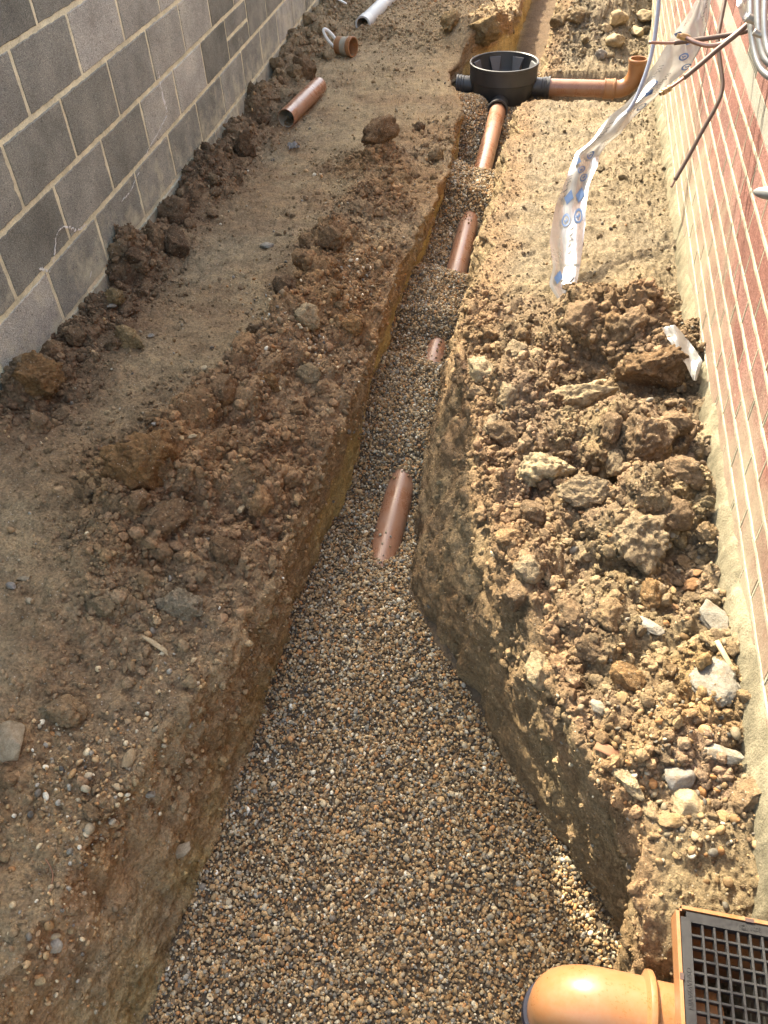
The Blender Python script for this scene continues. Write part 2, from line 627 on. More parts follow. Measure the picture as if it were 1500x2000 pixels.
LTx = tab([-1, 0.3, 0.6, 0.89, 1.09, 1.35, 1.62, 2.0, 2.4, 3.4, 4.0, 4.7, 5.4, 5.75, 6.1, 6.5, 6.8, 7.2, 9, 14],
          [-0.95, -0.93, -0.89, -0.83, -0.75, -0.70, -0.675, -0.64, -0.63, -0.645, -0.61, -0.63, -0.67, -0.76, -0.86, -0.80, -0.66, -0.55, -0.52, -0.5])
LBx = tab([-1, 0.39, 0.95, 1.6, 2.1, 2.77, 3.46, 3.8, 4.8, 5.3, 5.75, 6.1, 6.5, 6.8, 7.2, 9, 14],
          [-0.74, -0.735, -0.712, -0.703, -0.67, -0.69, -0.685, -0.665, -0.67, -0.68, -0.72, -0.83, -0.78, -0.64, -0.52, -0.5, -0.48])
RBx = tab([-1, 0.45, 0.55, 0.66, 0.755, 0.925, 1.08, 1.21, 1.31, 1.52, 1.72, 1.9, 2.3, 2.77, 3.2, 3.8, 4.8, 5.3, 5.75, 6.1, 6.6, 9, 14],
          [0.47, 0.42, 0.37, 0.36, 0.40, 0.26, 0.136, 0.003, -0.055, -0.236, -0.36, -0.38, -0.395, -0.415, -0.405, -0.385, -0.38, -0.355, -0.26, -0.2, -0.24, -0.2, -0.2])
RTx = tab([-1, 0.45, 0.57, 0.64, 0.74, 0.93, 1.18, 1.4, 1.85, 2.4, 2.7, 3.3, 4.0, 4.4, 5.26, 5.75, 6.1, 6.6, 9, 14],
          [0.49, 0.44, 0.335, 0.305, 0.30, 0.19, 0.09, -0.02, -0.14, -0.275, -0.275, -0.295, -0.29, -0.275, -0.30, -0.2, -0.14, -0.19, -0.13, -0.13])
gz = tab([-1, 0, 1.5, 2.2, 3, 4.2, 5, 5.8, 6.5, 9, 14], [-.55, -.55, -.52, -.45, -.38, -.30, -.33, -.27, -.25, -.25, -.25])
lz = tab([-1, 0.3, 1.2, 2, 2.6, 3.2, 5, 9, 14], [-.06, -.06, -.03, -.01, .01, .02, -.03, -.05, -.05])
lzw = tab([-1, 1.2, 1.9, 2.3, 2.8, 3.4, 4.5, 5.3, 6.3, 14], [.13, .12, .10, .08, .0, .02, -.05, -.05, -.02, .0])
rz = tab([-1, 0.40, 0.50, 0.57, 0.62, 0.72, 0.78, 1.5, 2.5, 4, 5.5, 6.4, 9, 14], [-.32, -.32, -.16, .03, .11, .15, .17, .15, .09, .01, -.01, -.10, -.10, -.08])
rzw = tab([-1, 0.40, 0.50, 0.57, 0.64, 0.74, 1.2, 1.8, 2.1, 2.8, 4.1, 5.1, 5.6, 6.4, 7.3, 14], [-.3, -.3, -.12, .06, .17, .24, .24, .21, .19, .13, .10, .04, .0, -.08, -.02, .0])
PIPE_X = -0.474


def pipe_z(y): return np.interp(y, [1.0, 5.85], [-.48, -.185])


MOUNDS = [  # x, y, radius, height
    (-1.20, 1.62, .12, .04), (-1.05, 1.90, .12, .04), (-.98, 2.15, .12, .04), (-.93, 2.42, .12, .04), (-.90, 2.65, .12, .035),
    (-.90, 2.95, .12, .04), (-1.0, 3.35, .13, .05), (-1.0, 4.4, .15, .06), (-.84, 3.8, .12, .04), (-.86, 1.75, .12, .03),
    (.30, 2.50, .15, .21), (.14, 2.64, .12, .13), (.40, 2.32, .10, .09), (-.02, 2.17, .13, .08), (.11, 1.91, .10, .11), (.30, 1.62, .12, .15),
    (.05, 1.36, .11, .08), (.28, 1.98, .12, .11), (-.13, 2.2, .09, .07), (.20, 1.22, .09, .06), (.22, 0.98, .09, .04), (.16, 2.22, .10, -.06), (.18, 1.76, .09, -.06), (.42, 1.50, .10, -.05), (.14, 1.48, .07, -.05),
    (-.80, 6.75, .20, .20), (-.66, 7.1, .22, .16), (-.95, 7.4, .25, .10),
    (.10, 7.1, .28, .20), (.35, 7.4, .30, .24), (.0, 7.8, .3, .22), (.30, 6.75, .16, .05),
]
for k in range(30):                         # uneven berm along the foot of the block wall
    yy = 1.75 + k * 0.22 + random.uniform(-.08, .08)
    MOUNDS.append((x_wall(yy) + random.uniform(.03, .11), yy, random.uniform(.08, .14), random.uniform(.07, .15)))


RIDGE_X = tab([-1, 1.0, 1.5, 1.9, 2.4, 2.9, 3.4, 4.4, 6, 14], [-1.30, -1.20, -1.13, -1.06, -.97, -.93, -.98, -1.0, -1.0, -1.0])
RIDGE_H = tab([-1, .9, 1.35, 1.7, 2.2, 2.9, 3.3, 3.8, 4.4, 4.9, 14], [.0, .01, .08, .17, .17, .13, .08, .045, .06, .01, .0])


def left_ridge(x, y):
    dx = x - RIDGE_X(y)
    return RIDGE_H(y) * np.where(dx < 0, np.exp(-(dx / .085) ** 2), np.exp(-(np.abs(dx) / .24) ** 1.8))


def mounds(x, y):
    h = np.zeros_like(x)
    for mx, my, r, a in MOUNDS:
        h += a * np.exp(-(((x - mx) ** 2 + (y - my) ** 2) / (r * r)))
    return h


# ------------------------------------------------------------------ the ground: one sheet with the trench cut into it
NA, NBk, NC, ND, NE = 200, 96, 20, 96, 150
ys = [-1.0]
while ys[-1] < 10.6:
    yk = max(ys[-1], 0)
    ys.append(ys[-1] + 0.0052 + 0.0012 * yk + 0.0006 * yk * yk)
YS = np.array(ys)
NV = len(YS)
Y = YS[:, None]


def lin(n, end=False): return np.linspace(0, 1, n, endpoint=end)[None, :]


def sstep(a, b, x):
    t = np.clip((x - a) / (b - a), 0, 1)
    return t * t * (3 - 2 * t)


xw = x_wall(Y) - 0.03
_y3 = np.stack([YS * 0 + 3.3, YS, YS * 0], -1)
wobL = (.022 * fbm(_y3, 2.2, 2, 401) + .016 * fbm(_y3, 7.0, 2, 403))[:, None]
wobR = ((.020 * fbm(_y3, 2.4, 2, 405) + .020 * fbm(_y3, 7.5, 2, 407)) * sstep(.75, 1.0, YS) * (1 + 1.0 * sstep(2.6, 3.4, YS)))[:, None]
lt, lb, rb, rt = LTx(Y) + wobL, LBx(Y) + .4 * wobL, RBx(Y) + .4 * wobR, RTx(Y) + wobR
ta = lin(NA)
ta = ta ** 1.0
xA = xw + (lt - xw) * ta
zA = lzw(Y) + (lz(Y) - lzw(Y)) * sstep(0.25, 1.0, ta) + 0 * xA
tb = lin(NBk)
fl = gz(Y) - 0.07
zB = lz(Y) + (fl - lz(Y)) * tb
bend = np.interp(YS, [0, 1.0, 1.7, 2.2, 14], [1.1, 1.3, 1.7, 2.0, 2.2])[:, None]
xB = lt + (lb - lt) * (1 - (1 - tb) ** bend)
tc = lin(NC)
xC = lb + (rb - lb) * tc
zC = fl + 0 * xC
td = lin(ND)
zD = fl + (rz(Y) - fl) * td
xD = rb + (rt - rb) * td ** 1.6
te = lin(NE, True)
xE = rt + (DR + 0.035 - rt) * te
zE = rz(Y) + (rzw(Y) - rz(Y)) * te
# the side trench of the branch pipe
side = sstep(5.50, 5.62, Y) * (1 - sstep(6.26, 6.42, Y)) * (1 - sstep(0.44, 0.51, xE))
zE = zE - side * 0.27
zA = zA + mounds(xA, Y + 0 * xA) + left_ridge(xA, Y + 0 * xA)
zE = zE + mounds(xE, Y + 0 * xE) * (1 - side)
# carry the mound height at the lips down the trench faces
zB = zB + (zA[:, -1:] - lz(Y)) * (1 - tb) ** 1.5
zD = zD + (zE[:, :1] - rz(Y)) * td ** 1.5
X = np.concatenate([xA, xB, xC, xD, xE], 1)
Z = np.concatenate([zA, zB, zC, zD, zE], 1)
NU = X.shape[1]
for it in range(3):                         # soften the lips
    X[:, 1:-1] = 0.25 * X[:, :-2] + 0.5 * X[:, 1:-1] + 0.25 * X[:, 2:]
    Z[:, 1:-1] = 0.25 * Z[:, :-2] + 0.5 * Z[:, 1:-1] + 0.25 * Z[:, 2:]
P = np.stack([X, np.repeat(Y, NU, 1), Z], -1)


def normals(P):
    du = np.zeros_like(P)
    dv = np.zeros_like(P)
    du[:, 1:-1] = P[:, 2:] - P[:, :-2]; du[:, 0] = P[:, 1] - P[:, 0]; du[:, -1] = P[:, -1] - P[:, -2]
    dv[1:-1] = P[2:] - P[:-2]; dv[0] = P[1] - P[0]; dv[-1] = P[-1] - P[-2]
    n = np.cross(du, dv)
    return n / (np.linalg.norm(n, axis=-1, keepdims=True) + 1e-9)


N = normals(P)
iu = np.arange(NU)[None, :]
segA = (iu < NA).astype(float)
segB = ((iu >= NA) & (iu < NA + NBk)).astype(float)
segD = ((iu >= NA + NBk + NC) & (iu < NA + NBk + NC + ND)).astype(float)
segE = (iu >= NA + NBk + NC + ND).astype(float)
ones = np.ones((NV, NU))
TA = np.where(iu < NA, iu / NA, 1.0) * ones
TB = np.clip((iu - NA) / NBk, 0, 1) * ones
TD = np.clip((iu - NA - NBk - NC) / ND, 0, 1) * ones
TE = np.clip((iu - NA - NBk - NC - ND) / (NE - 1), 0, 1) * ones
Px, Py = P[..., 0], P[..., 1]
# how lumpy each part of the ground is
lump = np.zeros((NV, NU))
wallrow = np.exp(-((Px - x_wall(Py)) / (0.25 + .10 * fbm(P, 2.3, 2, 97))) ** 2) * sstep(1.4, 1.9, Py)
ridge = np.zeros((NV, NU))
for mx, my, r, a in MOUNDS[:10]:
    ridge = np.maximum(ridge, np.exp(-(((Px - mx) ** 2 + (Py - my) ** 2) / (0.22 ** 2))))
bank = sstep(-.10, .02, Px - RIDGE_X(Py)) * sstep(1.1, 1.5, Py) * (1 - sstep(2.9, 3.6, Py)) * segA
ridge = np.maximum(ridge, bank * .9)
ridge = np.maximum(ridge, .45 * sstep(-.1, .1, Px - RIDGE_X(Py)) * segA * sstep(.3, .8, Py) * (1 - sstep(4.6, 5.4, Py)))
far = sstep(6.2, 6.8, Py)
lumpA = np.clip(0.16 + 0.5 * np.clip(fbm(P, 3.1, 3, 95) + .05, 0, 1) + 1.0 * wallrow + 0.95 * ridge + 0.6 * far, 0, 1.1)
rubble = sstep(0.7, 0.9, Py) * (1 - sstep(2.7, 3.1, Py))
lumpE = np.clip(0.22 + 0.85 * rubble + 0.6 * far + 0.18 * sstep(0.4, 0.9, TE) * (1 - far), 0, 1.1)
clayface = sstep(1.5, 2.1, Py) * sstep(0.30, 0.42, TB + 0.05 * vnoise(P, 9, 41)) * segB
lumpB = 0.48 * (1 - clayface) + 0.06 * clayface
lumpD = 0.26 + 0.3 * TD
lump = lumpA * segA + lumpB * segB + lumpD * segD + lumpE * segE
k5 = np.array([1, 4, 6, 4, 1]) / 16.0
for it in range(6):
    Lp = np.pad(lump, ((0, 0), (2, 2)), mode='edge')
    lump = sum(k5[j] * Lp[:, j:j + NU] for j in range(5))
lump = lump * np.clip(0.45 + 0.9 * (vnoise(P, 3.3, 91) * 0.5 + 0.5), 0.3, 1.3)

f1a, f2a, _ = worley(P + 0.02 * np.stack([vnoise(P, 20, 3), vnoise(P, 20, 4), vnoise(P, 20, 5)], -1), 13.0, 61)
f1b, f2b, _ = worley(P + 0.008 * np.stack([vnoise(P, 50, 6), vnoise(P, 50, 7), vnoise(P, 50, 8)], -1), 31.0, 71)
f1c, _, _ = worley(P + 0.04 * np.stack([vnoise(P, 9, 13), vnoise(P, 9, 14), vnoise(P, 9, 15)], -1), 6.2, 161)
cellC = np.clip(1 - f1c * 1.05, -0.3, 1)
cellA = np.clip(1 - f1a * 1.05, -0.3, 1)    # rounded lumps with creases between
cellB = np.clip(1 - f1b * 1.05, -0.3, 1)
d = 0.018 * fbm(P, 2.6, 3, 21) * (0.5 + 0.5 * lump)
d += (segA + segE) * (0.010 * fbm(P, 8.0, 3, 23) + 0.007 * (np.abs(fbm(P, 26, 2, 25)) - .25) * (1 + vnoise(P, 4, 26)))
d += (segE * rubble * 0.095 + segA * bank * .10 + segA * wallrow * .05) * (cellC - .45)
d += lump * (0.050 * (cellA - 0.35) + 0.030 * (cellB - 0.35) * (0.5 + 0.5 * cellA)
             + 0.020 * (np.abs(fbm(P, 18, 2, 31)) - 0.25) + 0.011 * (np.abs(vnoise(P, 62, 33)) - 0.3))
d += (0.0035 + 0.004 * lump) * vnoise(P, 95, 35) + (0.0018 + 0.0015 * lump) * vnoise(P, 190, 36)
# digger bucket scrapes on the trodden strips
scr = (segA * (1 - wallrow) * (1 - ridge) + segE * (1 - rubble)) * sstep(2.6, 3.6, Py)
sc = np.stack([Px * 3.0, Py * 22.0, 0 * Px], -1)
d += scr * 0.010 * fbm(sc, 1.0, 3, 51)
d += (segB + segD) * 0.008 * vnoise(np.stack([Py * 14, P[..., 2] * 3, 0 * Px], -1), 1.0, 53)
gr_ = np.stack([Py * 2.6, P[..., 2] * 26, 0 * Px], -1)
d += (segB * (1 - .5 * clayface) + segD) * .010 * fbm(gr_, 1.0, 2, 57)
gv_ = np.stack([Py * 26, P[..., 2] * 3.5, 0 * Px], -1)
d += segB * .009 * fbm(gv_, 1.0, 2, 59) + segD * .006 * fbm(gv_, 1.0, 2, 58)
st_ = segE * sstep(2.7, 3.2, Py) * (1 - far)
sg_ = np.stack([Px * 7, Py * 20, 0 * Px], -1)
d += st_ * (.020 * (np.abs(fbm(sg_, 1.0, 3, 63)) - .2) + .012 * (np.abs(fbm(P, 34, 2, 64)) - .25) * (1 + 1.5 * sstep(.5, .9, TE)))
edge = np.minimum(sstep(0, 0.02, TA), 1) * np.where(segE > 0, 1 - sstep(0.985, 1.0, TE) * 0.6, 1)
P = P + N * (d * edge)[..., None]
N = normals(P)

# soil colours (soil kinds, toned down where sunlit and lifted in deep shade: trodden grey-tan, dug brown, orange-brown subsoil, ochre clay, pale dry clay)
def C3(*c): return np.array(c)


brown, orange, dark = C3(.240, .154, .088), C3(.272, .156, .070), C3(.128, .086, .053)
tan, pale, clay, grey = C3(.305, .232, .138), C3(.222, .182, .128), C3(.50, .385, .17), C3(.245, .198, .130)


def mixc(a, b, f): return a + (b - a) * np.clip(f, 0, 1)[..., None]


n_lo = fbm(P, 2.2, 3, 81)
n_md = fbm(P, 7.0, 3, 83)
colA = mixc(tan * ones[..., None], brown, np.clip(lumpA * 1.1 - 0.05 + 0.6 * n_md, 0, 1))
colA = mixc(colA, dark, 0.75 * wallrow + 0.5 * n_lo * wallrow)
colA = mixc(colA, orange, ridge * (0.35 + 0.9 * n_lo))
colA = mixc(colA, brown * .9, (1 - ridge) * (1 - wallrow) * sstep(.02, .5, fbm(P, 4.5, 3, 99)) * .8)
colA = mixc(colA, grey, (1 - ridge) * (1 - wallrow) * sstep(0.0, 0.6, -n_lo) * 0.6)
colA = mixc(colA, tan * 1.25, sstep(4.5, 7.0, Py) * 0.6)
colB = mixc(brown * 1.45 * ones[..., None], orange, 0.25 + 0.9 * n_md)  # brown lifted in colour to offset the deep shade of this face
colB = mixc(colB, tan, 0.25 + 0.6 * sstep(-0.2, 0.4, -n_lo))
colB = mixc(colB, clay, np.clip(clayface * (0.9 + 0.4 * n_md), 0, 1))
colB = mixc(colB, clay * 0.75, (1 - clayface) * sstep(0.25, 0.7, TB) * (0.35 + 0.6 * n_md))
colD = mixc(brown * 1.15 * ones[..., None], tan * .9, 0.4 + 0.9 * n_md)
colD = mixc(colD, dark, 0.3 * sstep(0, .5, n_lo))
colD = mixc(colD, C3(.23, .155, .075), 0.35 * sstep(0.1, .6, 1 - TD) * (1 - sstep(1.6, 2.0, Py)))
colD = mixc(colD, tan, sstep(2.0, 3.2, Py) * 0.5 + 0.3 * n_lo)
colE = mixc(tan * .72 * ones[..., None], pale, sstep(2.6, 3.4, Py) * (0.75 + 0.5 * n_md))  # same tan, darkened in colour to offset the sun on this side
colE = mixc(colE, C3(.238, .162, .110), rubble * (0.45 + 0.8 * n_md))
colE = mixc(colE, C3(.29, .19, .09), rubble * sstep(0.1, 0.5, n_lo) * 0.7)
colE = mixc(colE, brown * 1.05, (1 - sstep(.03, .22, TE + .05 * n_md)) * .7)
colE = mixc(colE, grey * .85, sstep(0.75, 0.95, TE) * 0.5)
colE = mixc(colE, brown * .9, np.exp(-(((Px - .28) ** 2 + (Py - 2.5) ** 2) / (.22 ** 2))) * 0.8)
colC = dark * ones[..., None]
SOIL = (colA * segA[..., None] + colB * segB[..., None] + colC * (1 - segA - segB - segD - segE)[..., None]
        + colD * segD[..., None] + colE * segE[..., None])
for it in range(5):
    Sp = np.pad(SOIL, ((0, 0), (2, 2), (0, 0)), mode='edge')
    SOIL = sum(k5[j] * Sp[:, j:j + NU] for j in range(5))

vi = np.arange(NV * NU).reshape(NV, NU)
quads = np.stack([vi[:-1, :-1], vi[:-1, 1:], vi[1:, 1:], vi[1:, :-1]], -1).reshape(-1, 4)
me = mesh_np('ground', P.reshape(-1, 3), quads)
ca = me.color_attributes.new('soil', 'FLOAT_COLOR', 'POINT')
ca.data.foreach_set('color', np.concatenate([SOIL, ones[..., None]], -1).astype(np.float32).ravel())
ground = tag(link_mesh('ground', me, M['soil']), kind='structure')

# the land round about, to the horizon
zo = -0.06
x0, x1, y0, y1, R = -2.6, DR + 0.3, -1.01, 10.58, 90.0
ov = [(-R, -R, zo), (x0, -R, zo), (x1, -R, zo), (R, -R, zo), (-R, y0, zo), (x0, y0, zo), (x1, y0, zo), (R, y0, zo),
      (-R, y1, zo), (x0, y1, zo), (x1, y1, zo), (R, y1, zo), (-R, R, zo), (x0, R, zo), (x1, R, zo), (R, R, zo)]
of = [(0, 1, 5, 4), (1, 2, 6, 5), (2, 3, 7, 6), (4, 5, 9, 8), (6, 7, 11, 10), (8, 9, 13, 12), (9, 10, 14, 13), (10, 11, 15, 14)]
me = mesh_np('surrounding_ground', ov, of, False)
ca = me.color_attributes.new('soil', 'FLOAT_COLOR', 'POINT')
ca.data.foreach_set('color', np.tile(np.array([.235, .180, .112, 1], dtype=np.float32), len(ov)))
tag(link_mesh('surrounding_ground', me, M['soil']), kind='structure')

# lookups on the finished ground
Pf = P.reshape(-1, 3)
Nf = N.reshape(-1, 3)
Sf = SOIL.reshape(-1, 3)
_rel = Pf - np.array([0, 0, Z0])
_dep = -_rel @ BWn
_px = 750 + 1570 * (_rel @ RWn) / np.maximum(_dep, .05)
_py = 1000 - 1570 * (_rel @ UWn) / np.maximum(_dep, .05)


def hit(px, py):
    """Index of the ground vertex seen at a point of the photograph."""
    for r in (5, 9, 16, 30, 60):
        s = np.nonzero((np.abs(_px - px) < r) & (np.abs(_py - py) < r) & (_dep > .2))[0]
        if len(s):
            dd = _dep[s]
            s = s[dd < dd.min() + 0.06]
            return s[np.argmin((_px[s] - px) ** 2 + (_py[s] - py) ** 2)]
    raise RuntimeError('no ground at %s %s' % (px, py))


def ground_z(x, y):
    return Pf[np.argmin((Pf[:, 0] - x) ** 2 + (Pf[:, 1] - y) ** 2), 2]

# ------------------------------------------------------------------ block wall
ang = math.atan2(WALL_T, 0.998)             # the wall runs along +y, turned a little to -x
bw = empty('block_wall', (x_wall(0), 0, 0), ang)
tag(bw, 'grey concrete block wall with cream mortar joints along the left of the trench', 'wall')
BEDS = [Z0 - 1.811 - 0.225, Z0 - 1.811, Z0 - 1.631, Z0 - 1.409, Z0 - 1.186, Z0 - 0.957, Z0 - 0.731]
while len(BEDS) < 16: BEDS.append(BEDS[-1] + 0.225)
WY0, WY1 = -1.0, 14.0
core = box_bm(0.088, WY1 - WY0, BEDS[-4] - BEDS[0] + 0.2, center=(-0.0032 - 0.044, (WY0 + WY1) / 2, (BEDS[-4] + BEDS[0] - 0.2) / 2))
box_bm(0.088, 5.3, 0.448, center=(-0.0032 - 0.044, WY0 + 2.65, BEDS[-4] + 0.225), bm=core)  # core of the unseen courses added to shape the shadow
box_bm(0.088, 4.3, 0.222, center=(-0.0032 - 0.044, WY0 + 2.15, BEDS[-2] + 0.1115), bm=core)
link_mesh('mortar', bm_mesh('block_mortar', core, False), M['block_mortar'], bw)


def chipped(name, dep, w, h, seed, step, jit, bev):
    """A block or brick seen on its face (x = +-dep/2): its front edge is nibbled, its arris worn."""
    r = random.Random(seed)
    per = []
    ny, nz = max(3, int(w / step)), max(2, int(h / step))
    for k in range(ny): per.append((-w / 2 + w * k / ny, -h / 2))
    for k in range(nz): per.append((w / 2, -h / 2 + h * k / nz))
    for k in range(ny): per.append((w / 2 - w * k / ny, h / 2))
    for k in range(nz): per.append((-w / 2, h / 2 - h * k / nz))
    bm = bmesh.new()
    f = dep / 2
    rings = [[], [], []]
    for (y, z) in per:
        j = r.uniform(-.35, 1) * jit * (3.0 if r.random() < .05 else 1)
        k1, k2 = 1 - 2 * j / w, 1 - 2 * j / h
        kb1, kb2 = 1 - 2 * (j + bev) / w, 1 - 2 * (j + bev) / h
        rings[0].append(bm.verts.new((-f, y, z)))
        rings[1].append(bm.verts.new((f - bev, y * k1, z * k2)))
        rings[2].append(bm.verts.new((f + r.uniform(-.0003, .0003), y * kb1, z * kb2)))
    n_ = len(per)
    for a_, b_ in ((0, 1), (1, 2)):
        for k in range(n_):
            bm.faces.new((rings[a_][k], rings[a_][(k + 1) % n_], rings[b_][(k + 1) % n_], rings[b_][k]))
    bm.faces.new(rings[2])
    me = bm_mesh(name, bm, False)
    return me


def block_mesh(w, h, seed):
    return chipped('block', .1, w, h, seed, .022, .0028, .004)


block_cache = {}
dark_blocks = [(.180, .174, .144), (.198, .192, .160), (.217, .210, .177), (.238, .230, .195), (.262, .253, .215)]
light_blocks = [(.31, .295, .25), (.345, .328, .282)]
light_set = {(5, 1), (5, 2), (4, 3), (3, 1), (6, 3), (6, 4)}
MJ = 0.0155
for c in range(len(BEDS) - 1):
    zb, zt = BEDS[c], BEDS[c + 1]
    h = round(zt - zb - MJ, 3)
    s0 = 2.89 if c % 2 == 0 else 3.115       # a joint position of this course
    pitch = 0.4555
    k0 = int(math.floor((WY0 - s0) / pitch)) + 1
    for k in range(k0, int((WY1 - s0) / pitch) - 1):
        ya, yb = s0 + k * pitch, s0 + (k + 1) * pitch
        if c >= len(BEDS) - 4 and ya > 4.1: continue    # unseen top courses, raised only up to here to widen the wall's shadow
        if c == len(BEDS) - 2 and ya > 3.05: continue   # unseen extra course, kept short, added to shade the near gravel
        rr = random.Random(c * 1000 + k)
        pieces = [(zb, zt)]
        if c == 3 and k == 4: pieces = [(zb, (zb + zt) / 2), ((zb + zt) / 2, zt)]   # one block made up of two thin ones
        for (za, zc) in pieces:
            hh = round(zc - za - MJ, 3)
            key = (hh, rr.randrange(4))
            if key not in block_cache:
                block_cache[key] = block_mesh(pitch - MJ, hh, hash(key) & 0xffff)
            o = link_mesh('block', block_cache[key], M['block'], bw,
                          (-0.05 + rr.uniform(-.0008, .0010), (ya + yb) / 2 + rr.uniform(-.001, .001), (za + zc) / 2))
            col = rr.choice(light_blocks) if (c, k) in light_set or rr.random() < .12 else rr.choice(dark_blocks)
            kk = rr.uniform(.9, 1.1)
            o.color = (*[x * kk for x in col], 1)

# white lime trails that ran down a few blocks
def wall_pt(px, py):
    r = ray(px, py)
    t = -WALL_D / (r[0] * .998 + r[1] * .063)
    w = Vector(r * t) + Vector((0, 0, Z0))
    return bw.matrix_world.inverted() @ w


bpy.context.view_layer.update()


def lime_trail(pxs, width, seed):
    r = random.Random(seed)
    pts = [wall_pt(*p) for p in pxs]
    pts = smooth_path(pts, 7)
    bm = bmesh.new()
    prev = None
    for i, p in enumerate(pts):
        w = width * r.uniform(.25, 1.5)
        q = Vector((0.0012, p.y + r.uniform(-.004, .004), p.z + r.uniform(-.003, .003)))
        a = bm.verts.new(q + Vector((0, w, 0.3 * w)))
        m = bm.verts.new(q + Vector((0.0012, 0, 0)))
        b_ = bm.verts.new(q - Vector((0, w, 0.3 * w)))
        if prev and r.random() < .82:
            bm.faces.new((prev[0], prev[1], m, a))
            bm.faces.new((prev[1], prev[2], b_, m))
        prev = (a, m, b_)
    bmesh.ops.delete(bm, geom=[v for v in bm.verts if not v.link_faces], context='VERTS')
    link_mesh('lime_trail', bm_mesh('lime_trail', bm), M['lime'], bw)


lime_trail([(309, 140), (313, 165), (318, 190), (326, 220), (318, 240), (305, 265), (290, 290), (282, 310)], .008, 1)
lime_trail([(270, 338), (262, 355), (255, 372), (245, 384), (238, 392)], .007, 2)
lime_trail([(168, 437), (158, 446), (150, 450), (140, 446), (130, 443), (118, 446), (111, 455), (108, 470), (107, 490), (104, 510)], .006, 3)
lime_trail([(75, 524), (85, 527), (97, 530)], .006, 4)
lime_trail([(178, 530), (176, 542)], .006, 5)

# ------------------------------------------------------------------ brick wall of the house
hw = empty('brick_wall', (DR, 0, 0))
tag(hw, 'red brick house wall smeared with pale mortar along the right of the trench', 'wall')
link_mesh('mortar', bm_mesh('brick_mortar', box_bm(0.095, 15.0, 2.95, center=(0.0016 + 0.0475, 6.5, 0.865)), False), M['brick_mortar'], hw)
zb0 = Z0 - 0.899
courses = [(zb0 - 0.075 * (k + 1), zb0 - 0.075 * k) for k in range(14)]
courses.append((zb0, Z0 - 0.845 + 0.004))
band_z = (Z0 - 0.845, Z0 - 0.790)
z = band_z[1] - 0.003
while z < 2.3:
    courses.append((z, z + 0.075)); z += 0.075
bb = box_bm(0.09, 15.0, band_z[1] - band_z[0], center=(0.0455, 6.5, (band_z[0] + band_z[1]) / 2))
link_mesh('mortar_band', bm_mesh('mortar_band', bb, False), M['band'], hw)


cidx_ = courses.index((zb0, Z0 - 0.845 + 0.004))


def bed_joint(zc, th, seed, ci_, zt_):
    r = np.random.default_rng(seed)
    n_ = 420
    yy_ = np.linspace(-1.0, 14.0, n_)
    a = th / 2 + r.uniform(-.0012, .0022, n_)
    b_ = th / 2 + r.uniform(-.0012, .0022, n_)
    pr = .0018 + r.uniform(-.0012, .0014, n_)
    vs = np.concatenate([np.stack([0 * yy_ + .004, yy_, zc - a], 1), np.stack([-pr, yy_, zc - a * .8], 1), np.stack([-pr, yy_, zc + b_ * .8], 1), np.stack([0 * yy_ + .004, yy_, zc + b_], 1)])
    i_ = np.arange(n_ - 1)
    fs = np.concatenate([np.stack([i_ + k * n_, i_ + 1 + k * n_, i_ + 1 + (k + 1) * n_, i_ + (k + 1) * n_], 1) for k in range(3)])
    # the upright joints of the course above this bed
    off_ = 2.269 if (ci_ - cidx_) % 2 == 1 else 2.164
    ext_v, ext_f = [], []
    for k in range(-12, 48):
        y_ = off_ + k * .225 + r.uniform(-.0006, .0006)
        if not -0.9 < y_ < 13.6: continue
        w_ = .0034 + r.uniform(-.0006, .0005)
        z0_, z1_, p_ = zc + th * .3, zt_ - th * .3, .0004 + r.uniform(-.0003, .0006)
        b0 = len(vs) + len(ext_v)
        ext_v += [(.004, y_ - w_, z0_), (-p_, y_ - w_, z0_), (-p_, y_ + w_, z0_), (.004, y_ + w_, z0_), (.004, y_ - w_, z1_), (-p_, y_ - w_, z1_), (-p_, y_ + w_, z1_), (.004, y_ + w_, z1_)]
        ext_f += [(b0, b0 + 1, b0 + 5, b0 + 4), (b0 + 1, b0 + 2, b0 + 6, b0 + 5), (b0 + 2, b0 + 3, b0 + 7, b0 + 6)]
    vs = np.concatenate([vs, np.array(ext_v)])
    fs = np.concatenate([fs[:, ::-1], np.array(ext_f)])
    link_mesh('bed_joint', mesh_np('bed_joint', vs, fs, False), M['brick_mortar'], hw)


for ci, (za, zc) in enumerate(courses):
    if 0.0 < za < 1.3 and abs(za - (band_z[1] - .003)) > .001: bed_joint(za, .0105, 40 + ci, ci, zc)


def brick_mesh(w, h, seed):
    me = chipped('brick', .09, w, h, seed, .016, .0014, .0022)
    me.transform(Matrix.Rotation(math.pi, 4, 'Z'))
    return me


brick_cols = [(.180, .084, .069), (.198, .096, .081), (.166, .074, .061), (.212, .108, .092), (.195, .100, .086)]
cand = []
cidx0 = courses.index((zb0, Z0 - 0.845 + 0.004))
for ci, (za, zc) in enumerate(courses):
    even = (ci - cidx0) % 2
    off = 2.269 if even == 1 else 2.164
    for k in range(-15, 52):
        ya = off + k * 0.225
        if ya < -1.0 or ya > 13.7: continue
        cand.append((za, zc, ya, ya + 0.225, ci))


def vis_size(za, zc, ya, yb):
    c = np.array([DR, (ya + yb) / 2, (za + zc) / 2 - Z0])
    dep = -c @ BWn
    if dep < .2: return 0
    px, py = 750 + 1570 * (c @ RWn) / dep, 1000 - 1570 * (c @ UWn) / dep
    if not (-10 < px < 1540 and -60 < py < 2060) or zc < .0: return 0
    return 1.0 / dep


